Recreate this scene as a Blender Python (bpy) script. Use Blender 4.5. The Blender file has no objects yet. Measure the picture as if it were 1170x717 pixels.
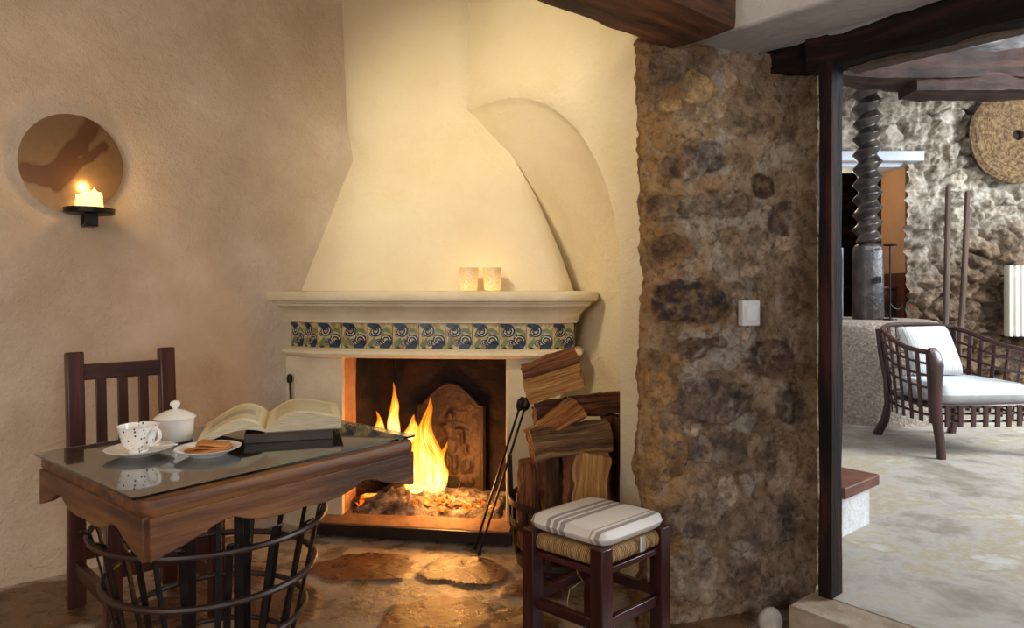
import bpy, math, random
from mathutils import Vector, Matrix, noise
R = math.radians
PI = math.pi
sc = bpy.context.scene
col = sc.collection
random.seed(7)
H = 1.22; HY = 330.0; F = 780.0; CX = 585.0

def P(px, py, Y):
    """world point that the photo shows at a pixel, at distance Y"""
    return Vector(((px-CX)/F*Y, Y, H-(py-HY)/F*Y))
def PF(px, py, z=0.0):
    Y = (H-z)*F/(py-HY)
    return Vector(((px-CX)/F*Y, Y, z))
def lerp(a, b, t): return a+(b-a)*t
def interp(tab, x):
    if x <= tab[0][0]: return tab[0][1]
    for (x0, y0), (x1, y1) in zip(tab, tab[1:]):
        if x <= x1: return y0+(y1-y0)*(x-x0)/(x1-x0)
    return tab[-1][1]
def N(v, s=1.0, seed=0): return noise.noise(Vector((v[0]*s+seed*17.3, v[1]*s+seed*5.1, v[2]*s-seed*9.7)))
def FB(v, s=1.0, seed=0, o=4):
    return noise.fractal(Vector((v[0]*s+seed*17.3, v[1]*s+seed*5.1, v[2]*s-seed*9.7)), 0.9, 2.1, o)
def smooth(a, b, x):
    t = max(0, min(1, (x-a)/(b-a))); return t*t*(3-2*t)

# ---------------------------------------------------------------- materials
def lin(c): return c/12.92 if c <= .04045 else ((c+.055)/1.055)**2.4
def C(h, a=1.0):
    h = h.lstrip('#'); return tuple(lin(int(h[i:i+2], 16)/255) for i in (0, 2, 4))+(a,)

def mat(name, cols, scale=5, detail=5, rough=.7, metallic=0, bump=0, bscale=None, stretch=(1, 1, 1), coord='gc',
        rough2=None, spec=.5, colmix=None, voro=0, coat=0, sheen=0, emis=None, wave=None, distort=0, nrough=.6, brough=.65):
    m = bpy.data.materials.new(name); m.use_nodes = True
    nt = m.node_tree; n = nt.nodes; L = nt.links
    b = n['Principled BSDF']
    if coord == 'gc':
        tc = n.new('ShaderNodeAttribute'); tc.attribute_name = 'gc'; out = tc.outputs['Vector']
    else:
        tc = n.new('ShaderNodeTexCoord'); out = tc.outputs['Object']
    mp = n.new('ShaderNodeMapping'); mp.inputs['Scale'].default_value = stretch
    L.new(out, mp.inputs[0])
    tx = n.new('ShaderNodeTexNoise'); tx.inputs['Scale'].default_value = scale; tx.inputs['Detail'].default_value = detail
    tx.inputs['Roughness'].default_value = nrough; tx.inputs['Distortion'].default_value = distort
    L.new(mp.outputs[0], tx.inputs['Vector'])
    fac = tx.outputs['Fac']
    if wave:
        w = n.new('ShaderNodeTexWave'); w.inputs['Scale'].default_value = wave[0]; w.inputs['Distortion'].default_value = wave[1]
        w.inputs['Detail'].default_value = 3; w.bands_direction = wave[2]
        L.new(mp.outputs[0], w.inputs['Vector'])
        mx = n.new('ShaderNodeMix'); mx.inputs[0].default_value = .5
        L.new(fac, mx.inputs[2]); L.new(w.outputs['Fac'], mx.inputs[3]); fac = mx.outputs[0]
    cr = n.new('ShaderNodeValToRGB'); L.new(fac, cr.inputs[0])
    el = cr.color_ramp.elements
    while len(el) > 1: el.remove(el[-1])
    el[0].position = cols[0][0]; el[0].color = C(cols[0][1])
    for p, c in cols[1:]:
        e = el.new(p); e.color = C(c)
    cout = cr.outputs[0]
    if colmix:      # vertex colour "Col" multiplied by the noise ramp
        at = n.new('ShaderNodeAttribute'); at.attribute_name = 'Col'
        mm = n.new('ShaderNodeMix'); mm.data_type = 'RGBA'; mm.blend_type = 'MULTIPLY'; mm.inputs[0].default_value = 1
        L.new(at.outputs['Color'], mm.inputs[6]); L.new(cout, mm.inputs[7]); cout = mm.outputs[2]
    L.new(cout, b.inputs['Base Color'])
    b.inputs['Roughness'].default_value = rough; b.inputs['Metallic'].default_value = metallic
    b.inputs['Specular IOR Level'].default_value = spec
    if coat: b.inputs['Coat Weight'].default_value = coat; b.inputs['Coat Roughness'].default_value = .15
    if sheen: b.inputs['Sheen Weight'].default_value = sheen
    if rough2 is not None:
        mr = n.new('ShaderNodeMapRange'); mr.inputs[3].default_value = rough; mr.inputs[4].default_value = rough2
        mr.inputs[1].default_value = .35; mr.inputs[2].default_value = .65
        L.new(fac, mr.inputs[0]); L.new(mr.outputs[0], b.inputs['Roughness'])
    if bump:
        t2 = n.new('ShaderNodeTexNoise'); t2.inputs['Scale'].default_value = bscale or scale*3; t2.inputs['Detail'].default_value = 6
        t2.inputs['Roughness'].default_value = brough
        L.new(mp.outputs[0], t2.inputs['Vector'])
        hh = t2.outputs['Fac']
        if voro:
            vt = n.new('ShaderNodeTexVoronoi'); vt.inputs['Scale'].default_value = voro; L.new(mp.outputs[0], vt.inputs['Vector'])
            ad = n.new('ShaderNodeMath'); ad.operation = 'ADD'; L.new(hh, ad.inputs[0]); L.new(vt.outputs['Distance'], ad.inputs[1]); hh = ad.outputs[0]
        bp = n.new('ShaderNodeBump'); bp.inputs['Strength'].default_value = 1; bp.inputs['Distance'].default_value = bump
        L.new(hh, bp.inputs['Height']); L.new(bp.outputs[0], b.inputs['Normal'])
    if emis:
        b.inputs['Emission Color'].default_value = C(emis[0]); b.inputs['Emission Strength'].default_value = emis[1]
    return m

PL = mat('wall_plaster', [(.34, '#cbb9a0'), (.5, '#d5c4ad'), (.66, '#dfd0bb')], scale=3.2, detail=8, rough=.9, bump=.03, bscale=11, brough=.72, spec=.2)
PLW = mat('hood_plaster', [(.3, '#e2d2b0'), (.5, '#e8dabb'), (.7, '#ece0c4')], scale=2, rough=.9, bump=.016, bscale=11, brough=.7, spec=.2)
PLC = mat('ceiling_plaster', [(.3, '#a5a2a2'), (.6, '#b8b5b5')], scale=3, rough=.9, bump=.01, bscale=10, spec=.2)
MANT = mat('mantel_plaster', [(.3, '#d5c7a8'), (.6, '#e2d6bb')], scale=6, rough=.7, bump=.004, bscale=40, spec=.3)
WALN = mat('dark_wood', [(.3, '#2a120b'), (.5, '#3f1c12'), (.7, '#552a1b')], scale=9, rough=.38, bump=.0015, bscale=30, stretch=(.25, 3, 3), coat=.2)
STOOLW = mat('stool_wood', [(.3, '#1e0a09'), (.5, '#351310'), (.7, '#4a1e19')], scale=9, rough=.3, bump=.0012, bscale=30, stretch=(.25, 3, 3), coat=.3)
TABW = mat('table_wood', [(.32, '#3d2313'), (.5, '#613b1f'), (.68, '#84572f')], scale=7, rough=.5, bump=.002, bscale=26, stretch=(.3, 3, 5))
BEAM = mat('beam_wood', [(.34, '#27160e'), (.5, '#573521'), (.66, '#7d5133')], scale=6, rough=.7, bump=.012, bscale=14, stretch=(.35, 2.5, 2.5))
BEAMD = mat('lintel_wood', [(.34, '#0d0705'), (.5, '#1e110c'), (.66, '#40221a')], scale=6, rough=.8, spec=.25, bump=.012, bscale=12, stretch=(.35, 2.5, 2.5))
BEAMR = mat('press_beam_wood', [(.34, '#1c120e'), (.5, '#3a251d'), (.66, '#54382c')], scale=5, rough=.8, bump=.02, bscale=10, stretch=(.35, 2, 2))
BEAMG = mat('weathered_beam_wood', [(.34, '#2c2a2a'), (.5, '#625e5c'), (.66, '#8b8786')], scale=6, rough=.85, bump=.03, bscale=9, stretch=(.5, 2, 2))
IRON = mat('black_iron', [(.3, '#0e0b0a'), (.6, '#221a17')], scale=14, rough=.42, metallic=.5, bump=.001, bscale=60)
RIM = mat('brown_cane', [(.3, '#1d110d'), (.6, '#3a2419')], scale=14, rough=.45, bump=.001, bscale=50, stretch=(.3, 2, 2))
SCREWM = mat('screw_wood', [(.36, '#14100e'), (.5, '#2b2320'), (.64, '#4a3f39')], scale=8, rough=.32, bump=.006, bscale=18, spec=.7)
RATTAN = mat('rattan', [(.3, '#23110d'), (.6, '#45251c'), (.8, '#5e3527')], scale=10, rough=.35, bump=.001, bscale=50, stretch=(.3, 2, 2), coat=.2)
SOOT = mat('sooty_masonry', [(.36, '#0d0706'), (.5, '#1f100b'), (.64, '#341a10')], scale=6, rough=.95, bump=.02, bscale=14, voro=9)
BRICK = mat('burnt_brick', [(.3, '#93664c'), (.5, '#b58a6c'), (.7, '#c59c80')], scale=5, rough=.9, bump=.01, bscale=14)
FBACK = mat('cast_iron', [(.3, '#20150f'), (.6, '#3d281b')], scale=8, rough=.55, metallic=.35, bump=.012, bscale=18)
ASH = mat('ash', [(.36, '#2f2520'), (.5, '#6b5a4e'), (.64, '#9c8d80')], scale=14, rough=1, bump=.02, bscale=40)
HEARTH = mat('hearth_slab', [(.3, '#6b4a35'), (.6, '#8d6a4e')], scale=9, rough=.8, bump=.006, bscale=40)
KERB = mat('iron_kerb', [(.3, '#170c08'), (.6, '#2c1912')], scale=8, rough=.5, metallic=.2, bump=.002)
BARK = mat('bark', [(.3, '#2e1a10'), (.5, '#553421'), (.7, '#7a5638')], scale=9, rough=.95, bump=.03, bscale=18, stretch=(.4, 2, 2))
SPLIT = mat('split_wood', [(.36, '#7a4018'), (.5, '#b0713a'), (.62, '#cf9656')], scale=9, rough=.85, bump=.03, bscale=18, stretch=(.3, 5, 5), nrough=.72)
SPLITP = mat('pale_split_wood', [(.36, '#9a6430'), (.5, '#c08a4c'), (.62, '#d9aa6c')], scale=9, rough=.85, bump=.025, bscale=18, stretch=(.3, 5, 5), nrough=.72)
SPLITD = mat('dark_split_wood', [(.36, '#4a2413'), (.5, '#7c4626'), (.62, '#9c633a')], scale=9, rough=.9, bump=.03, bscale=16, stretch=(.3, 5, 5), nrough=.72)
GREYW = mat('grey_split_wood', [(.36, '#4e331e'), (.5, '#8a6440'), (.62, '#b08a60')], scale=8, rough=.9, bump=.04, bscale=14, stretch=(.3, 5, 5), nrough=.72)
CHAR = mat('charred_wood', [(.3, '#0a0605'), (.6, '#241510')], scale=12, rough=.9, bump=.02, bscale=22)
RUSH = mat('rush_weave', [(.3, '#5b4024'), (.5, '#947044'), (.68, '#b99662')], scale=60, rough=.85, bump=.006, bscale=90, stretch=(1, 1, 1), wave=(40, 3.5, 'X'))
ESP = mat('esparto_weave', [(.36, '#4f3c28'), (.5, '#73593a'), (.64, '#8f7650')], scale=30, rough=.9, bump=.02, bscale=45)
GREYW2 = mat('pole_wood', [(.3, '#35271f'), (.6, '#5c483b')], scale=10, rough=.7, bump=.003, bscale=30, stretch=(.2, 2, 2))
PORC = mat('porcelain', [(.3, '#eee9df'), (.7, '#f6f2ea')], scale=3, rough=.18, spec=.6)
CUP = None
PAGE = mat('page_paper', [(.3, '#e3d3a6'), (.7, '#efe2ba')], scale=6, rough=.85)
PEDGE = mat('page_edge', [(.35, '#a8997b'), (.65, '#d2c5a4')], scale=4, rough=.9, stretch=(1, 1, 120))
COVER = mat('book_cover', [(.3, '#2a231b'), (.7, '#453a2d')], scale=12, rough=.5)
CLOTHGREY = mat('cover_grey', [(.3, '#77706a'), (.7, '#8e8780')], scale=12, rough=.6)
COOKIE = mat('biscuit', [(.3, '#9a5a26'), (.5, '#c07c3c'), (.7, '#d99a58')], scale=22, rough=.75, bump=.002, bscale=60)
SWP = mat('switch_plastic', [(.3, '#cfd0cd'), (.7, '#dadbd8')], scale=2, rough=.35)
RADM = mat('radiator_enamel', [(.3, '#d8d6c8'), (.7, '#e4e2d6')], scale=2, rough=.4)
CUSHW = mat('white_cushion', [(.3, '#c6cacd'), (.7, '#d6d9dc')], scale=8, rough=.9, bump=.002, bscale=30)
CONC = mat('drum_granite', [(.32, '#77695e'), (.5, '#aa9a8c'), (.68, '#cdbfb2')], scale=44, detail=8, rough=.95, bump=.03, bscale=46, nrough=.75)
OCHRE = mat('ochre_plaster', [(.3, '#c39064'), (.7, '#d19e70')], scale=2, rough=.9)
DADO = mat('brown_dado', [(.3, '#5a2c16'), (.7, '#6d3a1f')], scale=2, rough=.8)
WHITEW = mat('limewashed_masonry', [(.3, '#c9cbca'), (.5, '#e1e3e3'), (.7, '#eceeef')], scale=9, rough=.95, bump=.012, bscale=24)
TERRA = mat('terracotta', [(.3, '#4f2a1e'), (.6, '#74432f')], scale=9, rough=.55, bump=.002, bscale=30)
STEP = mat('threshold_stone', [(.3, '#7d6a56'), (.5, '#9a8872'), (.7, '#ada08e')], scale=7, rough=.75, bump=.006, bscale=24)
LPAINT = mat('blue_white_paint', [(.3, '#b9c3cf'), (.7, '#d3dae2')], scale=4, rough=.6)
ROCK = mat('pale_stone', [(.3, '#a09a90'), (.6, '#c9c4ba')], scale=12, rough=.9, bump=.01, bscale=20)
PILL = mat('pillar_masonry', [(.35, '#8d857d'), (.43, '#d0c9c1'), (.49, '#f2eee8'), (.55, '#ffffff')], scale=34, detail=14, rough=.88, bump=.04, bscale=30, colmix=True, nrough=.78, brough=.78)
RUBBLE = mat('rubble_masonry', [(.34, '#7d756c'), (.46, '#cfcac3'), (.58, '#ffffff')], scale=8, detail=12, rough=.95, bump=.06, bscale=12, colmix=True, nrough=.7, brough=.72)
FLOORM = mat('flagstones', [(.34, '#a29b95'), (.46, '#d6d0ca'), (.6, '#ffffff')], scale=9, detail=11, rough=.20, rough2=.4, bump=.007, bscale=40, colmix=True, spec=.6)
CONCF = mat('screed_floor', [(.34, '#7e7668'), (.42, '#988f80'), (.5, '#b0aaa0'), (.56, '#a79a80'), (.62, '#bdb8ae'), (.7, '#cbc9c4')], scale=1.7, detail=12, nrough=.68, rough=.55, rough2=.75, bump=.004, bscale=12, distort=.35)
TBLUE = mat('tile_blue', [(.3, '#182338'), (.7, '#34485f')], scale=30, rough=.25)
TOCH = mat('tile_glaze', [(.34, '#6f7350'), (.44, '#a88a50'), (.54, '#bdb28c'), (.64, '#a67a38')], scale=14, rough=.25)
TWHITE = mat('tile_white', [(.3, '#c9c4ae'), (.7, '#ddd8c6')], scale=10, rough=.25)
TGREEN = mat('tile_green', [(.3, '#4d6440'), (.7, '#748659')], scale=20, rough=.3)
TDARK = mat('tile_outline', [(.3, '#1f1a22'), (.7, '#33262a')], scale=20, rough=.3)
WAX = mat('glowing_wax', [(.3, '#fff0b0'), (.7, '#fff6cc')], scale=8, rough=.5, emis=('#ffd877', 2.2))
GRASS = mat('cotton', [(.3, '#8f7a58'), (.7, '#b29b74')], scale=9, rough=.9)

def nodes_mat(name):
    m = bpy.data.materials.new(name); m.use_nodes = True
    return m, m.node_tree.nodes, m.node_tree.links

# table glass: thin, weakly tinted, strong grazing reflection
GLASS, n, L = nodes_mat('table_glass')
b = n['Principled BSDF']; b.inputs['Base Color'].default_value = C('#cfd6cf'); b.inputs['Roughness'].default_value = .03
b.inputs['Transmission Weight'].default_value = 1; b.inputs['IOR'].default_value = 1.9
# flames
FLAME, n, L = nodes_mat('flame')
n.remove(n['Principled BSDF'])
lw = n.new('ShaderNodeLayerWeight'); lw.inputs[0].default_value = .35
inv = n.new('ShaderNodeMath'); inv.operation = 'SUBTRACT'; inv.inputs[0].default_value = 1; L.new(lw.outputs['Facing'], inv.inputs[1])
at = n.new('ShaderNodeAttribute'); at.attribute_name = 'gc'
sx = n.new('ShaderNodeSeparateXYZ'); L.new(at.outputs['Vector'], sx.inputs[0])     # x: 0 at the root, 1 at the tip
hgt = n.new('ShaderNodeMapRange'); hgt.inputs[1].default_value = 0; hgt.inputs[2].default_value = 1; hgt.inputs[3].default_value = 1.0; hgt.inputs[4].default_value = .35
L.new(sx.outputs[0], hgt.inputs[0])
mu = n.new('ShaderNodeMath'); mu.operation = 'MULTIPLY'; L.new(inv.outputs[0], mu.inputs[0]); L.new(hgt.outputs[0], mu.inputs[1])
cr = n.new('ShaderNodeValToRGB'); L.new(mu.outputs[0], cr.inputs[0])
e = cr.color_ramp.elements; e[0].position = .1; e[0].color = C('#ff5a08'); e[1].position = .9; e[1].color = C('#ffe28a')
q = e.new(.5); q.color = C('#ff9a1e')
em = n.new('ShaderNodeEmission'); em.inputs[1].default_value = 3.2; L.new(cr.outputs[0], em.inputs[0])
tr = n.new('ShaderNodeBsdfTransparent'); mx = n.new('ShaderNodeMixShader')
fm = n.new('ShaderNodeMapping'); fm.inputs['Scale'].default_value = (2.2, 3.2, 3.2); L.new(at.outputs['Vector'], fm.inputs[0])
fn_ = n.new('ShaderNodeTexNoise'); fn_.inputs['Scale'].default_value = 1.6; fn_.inputs['Detail'].default_value = 4; L.new(fm.outputs[0], fn_.inputs['Vector'])
fr_ = n.new('ShaderNodeMapRange'); fr_.inputs[1].default_value = .3; fr_.inputs[2].default_value = .62; fr_.inputs[3].default_value = .45; fr_.inputs[4].default_value = 1.15; L.new(fn_.outputs['Fac'], fr_.inputs[0])
m3_ = n.new('ShaderNodeMath'); m3_.operation = 'MULTIPLY'; L.new(mu.outputs[0], m3_.inputs[0]); L.new(fr_.outputs[0], m3_.inputs[1]); L.new(m3_.outputs[0], cr.inputs[0]); mu = m3_
ar = n.new('ShaderNodeMapRange'); ar.inputs[1].default_value = .12; ar.inputs[2].default_value = .95; ar.interpolation_type = 'SMOOTHSTEP'
L.new(mu.outputs[0], ar.inputs[0]); L.new(ar.outputs[0], mx.inputs[0]); L.new(tr.outputs[0], mx.inputs[1]); L.new(em.outputs[0], mx.inputs[2])
L.new(mx.outputs[0], n['Material Output'].inputs[0])
# embers
EMBER, n, L = nodes_mat('embers')
b = n['Principled BSDF']; b.inputs['Base Color'].default_value = C('#2a160e'); b.inputs['Roughness'].default_value = .9
at = n.new('ShaderNodeAttribute'); at.attribute_name = 'gc'
tx = n.new('ShaderNodeTexNoise'); tx.inputs['Scale'].default_value = 26; tx.inputs['Detail'].default_value = 6; L.new(at.outputs['Vector'], tx.inputs['Vector'])
cr = n.new('ShaderNodeValToRGB'); L.new(tx.outputs['Fac'], cr.inputs[0])
e = cr.color_ramp.elements; e[0].position = .42; e[0].color = C('#200800'); e[1].position = .66; e[1].color = C('#ffc040'); q = e.new(.54); q.color = C('#ff6a10')
L.new(cr.outputs[0], b.inputs['Emission Color']); b.inputs['Emission Strength'].default_value = 1.6
# brass mirror with dull brown bands and patches
MIRR, n, L = nodes_mat('antique_mirror')
b = n['Principled BSDF']; b.inputs['Metallic'].default_value = 1
at = n.new('ShaderNodeAttribute'); at.attribute_name = 'gc'
tx = n.new('ShaderNodeTexNoise'); tx.inputs['Scale'].default_value = 6; tx.inputs['Detail'].default_value = 3; L.new(at.outputs['Vector'], tx.inputs['Vector'])
va = n.new('ShaderNodeAttribute'); va.attribute_name = 'Col'
ad = n.new('ShaderNodeMath'); ad.operation = 'MULTIPLY_ADD'; ad.inputs[1].default_value = .35; L.new(tx.outputs['Fac'], ad.inputs[0]); L.new(va.outputs['Fac'], ad.inputs[2])
b.inputs['Metallic'].default_value = .72
cr = n.new('ShaderNodeValToRGB'); L.new(ad.outputs[0], cr.inputs[0])
e = cr.color_ramp.elements; e[0].position = .3; e[0].color = C('#7a563a'); e[1].position = .85; e[1].color = C('#d9bb8c'); q = e.new(.55); q.color = C('#ab8a60')
e[1].position = .95
L.new(cr.outputs[0], b.inputs['Base Color']); b.inputs['Roughness'].default_value = .24
# votive crackle glass
VOT, n, L = nodes_mat('crackle_glass_lit')
b = n['Principled BSDF']; b.inputs['Base Color'].default_value = C('#e9cf9e'); b.inputs['Roughness'].default_value = .25
at = n.new('ShaderNodeAttribute'); at.attribute_name = 'gc'
vt = n.new('ShaderNodeTexVoronoi'); vt.feature = 'DISTANCE_TO_EDGE'; vt.inputs['Scale'].default_value = 95; L.new(at.outputs['Vector'], vt.inputs['Vector'])
cr = n.new('ShaderNodeValToRGB'); L.new(vt.outputs['Distance'], cr.inputs[0])
e = cr.color_ramp.elements; e[0].position = 0.0; e[0].color = C('#b06a24'); e[1].position = .22; e[1].color = C('#ffd48a')
sp = n.new('ShaderNodeSeparateXYZ'); L.new(at.outputs['Vector'], sp.inputs[0])
mr = n.new('ShaderNodeMapRange'); mr.inputs[1].default_value = 0; mr.inputs[2].default_value = .11; mr.inputs[3].default_value = 1.0; mr.inputs[4].default_value = .12
L.new(sp.outputs[2], mr.inputs[0]); L.new(cr.outputs[0], b.inputs['Emission Color']); L.new(mr.outputs[0], b.inputs['Emission Strength'])
# painted porcelain cup: bands of small leaves and berries
CUP, n, L = nodes_mat('painted_porcelain')
b = n['Principled BSDF']; b.inputs['Roughness'].default_value = .2
at = n.new('ShaderNodeAttribute'); at.attribute_name = 'gc'
mp = n.new('ShaderNodeMapping'); mp.inputs['Scale'].default_value = (1.0, 1.0, .8); L.new(at.outputs['Vector'], mp.inputs[0])
vt = n.new('ShaderNodeTexVoronoi'); vt.inputs['Scale'].default_value = 105; vt.inputs['Randomness'].default_value = 1; L.new(mp.outputs[0], vt.inputs['Vector'])
cr = n.new('ShaderNodeValToRGB'); cr.color_ramp.interpolation = 'CONSTANT'; L.new(vt.outputs['Distance'], cr.inputs[0])
e = cr.color_ramp.elements; e[0].position = 0; e[0].color = (1, 1, 1, 1); e[1].position = .27; e[1].color = (0, 0, 0, 1)
rc = n.new('ShaderNodeSeparateColor'); L.new(vt.outputs['Color'], rc.inputs[0])
c2 = n.new('ShaderNodeValToRGB'); c2.color_ramp.interpolation = 'CONSTANT'; L.new(rc.outputs[0], c2.inputs[0])
e = c2.color_ramp.elements; e[0].position = 0; e[0].color = C('#eeeae2'); e[1].position = .5; e[1].color = C('#39465c')
for p_, c_ in ((.66, '#6e4a38'), (.78, '#4c5a50'), (.9, '#5b6a88')):
    q = e.new(p_); q.color = C(c_)
mm = n.new('ShaderNodeMix'); mm.data_type = 'RGBA'; mm.inputs[6].default_value = C('#f1ede5'); L.new(cr.outputs[0], mm.inputs[0]); L.new(c2.outputs[0], mm.inputs[7])
L.new(mm.outputs[2], b.inputs['Base Color'])
# striped cloths: bands across gc.x
def stripes(name, base, tab, rough=.9, cyc=1.0):
    m, n, L = nodes_mat(name)
    b = n['Principled BSDF']; b.inputs['Roughness'].default_value = rough
    at = n.new('ShaderNodeAttribute'); at.attribute_name = 'gc'
    sp = n.new('ShaderNodeSeparateXYZ'); L.new(at.outputs['Vector'], sp.inputs[0])
    fr = n.new('ShaderNodeMath'); fr.operation = 'MULTIPLY'; fr.inputs[1].default_value = cyc; L.new(sp.outputs[0], fr.inputs[0])
    f2 = n.new('ShaderNodeMath'); f2.operation = 'FRACT'; L.new(fr.outputs[0], f2.inputs[0])
    cr = n.new('ShaderNodeValToRGB'); cr.color_ramp.interpolation = 'CONSTANT'; L.new(f2.outputs[0], cr.inputs[0])
    e = cr.color_ramp.elements; e[0].position = 0; e[0].color = C(base)
    first = True
    for p_, c_ in tab:
        if first: e[1].position = p_; e[1].color = C(c_); first = False
        else: q = e.new(p_); q.color = C(c_)
    L.new(cr.outputs[0], b.inputs['Base Color'])
    t2 = n.new('ShaderNodeTexNoise'); t2.inputs['Scale'].default_value = 40
    bp = n.new('ShaderNodeBump'); bp.inputs['Distance'].default_value = .001; L.new(t2.outputs['Fac'], bp.inputs['Height']); L.new(bp.outputs[0], b.inputs['Normal'])
    return m
CSTR = stripes('striped_cotton', '#e6e0d6', [(.06, '#a39a92'), (.11, '#e6e0d6'), (.15, '#b4a18c'), (.17, '#e6e0d6'), (.27, '#e6e0d6'), (.50, '#9d9894'), (.56, '#e6e0d6'), (.59, '#a39c96'), (.65, '#e6e0d6'), (.69, '#9d9894'), (.74, '#e6e0d6'), (.93, '#a8a29c'), (.97, '#e6e0d6')])
PSTR = stripes('pinstriped_cushion', '#d2d5d6', [(.8, '#aeaaa5')], cyc=22)
# printed page: faint uneven lines inside margins
PRINT, n, L = nodes_mat('printed_page')
b = n['Principled BSDF']; b.inputs['Roughness'].default_value = .85
at = n.new('ShaderNodeAttribute'); at.attribute_name = 'gc'
mp = n.new('ShaderNodeMapping'); mp.inputs['Scale'].default_value = (1, 1, 1); L.new(at.outputs['Vector'], mp.inputs[0])
w = n.new('ShaderNodeTexWave'); w.bands_direction = 'Y'; w.inputs['Scale'].default_value = 36; L.new(mp.outputs[0], w.inputs['Vector'])
tn = n.new('ShaderNodeTexNoise'); tn.inputs['Scale'].default_value = 240; L.new(mp.outputs[0], tn.inputs['Vector'])
m1 = n.new('ShaderNodeMath'); m1.operation = 'MULTIPLY'; L.new(w.outputs['Fac'], m1.inputs[0]); L.new(tn.outputs['Fac'], m1.inputs[1])
va = n.new('ShaderNodeAttribute'); va.attribute_name = 'Col'
m2 = n.new('ShaderNodeMath'); m2.operation = 'MULTIPLY'; L.new(m1.outputs[0], m2.inputs[0]); L.new(va.outputs['Fac'], m2.inputs[1])
cr = n.new('ShaderNodeValToRGB'); L.new(m2.outputs[0], cr.inputs[0])
e = cr.color_ramp.elements; e[0].position = .1; e[0].color = C('#ecdfb8'); e[1].position = .75; e[1].color = C('#5c5038')
L.new(cr.outputs[0], b.inputs['Base Color'])

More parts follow.
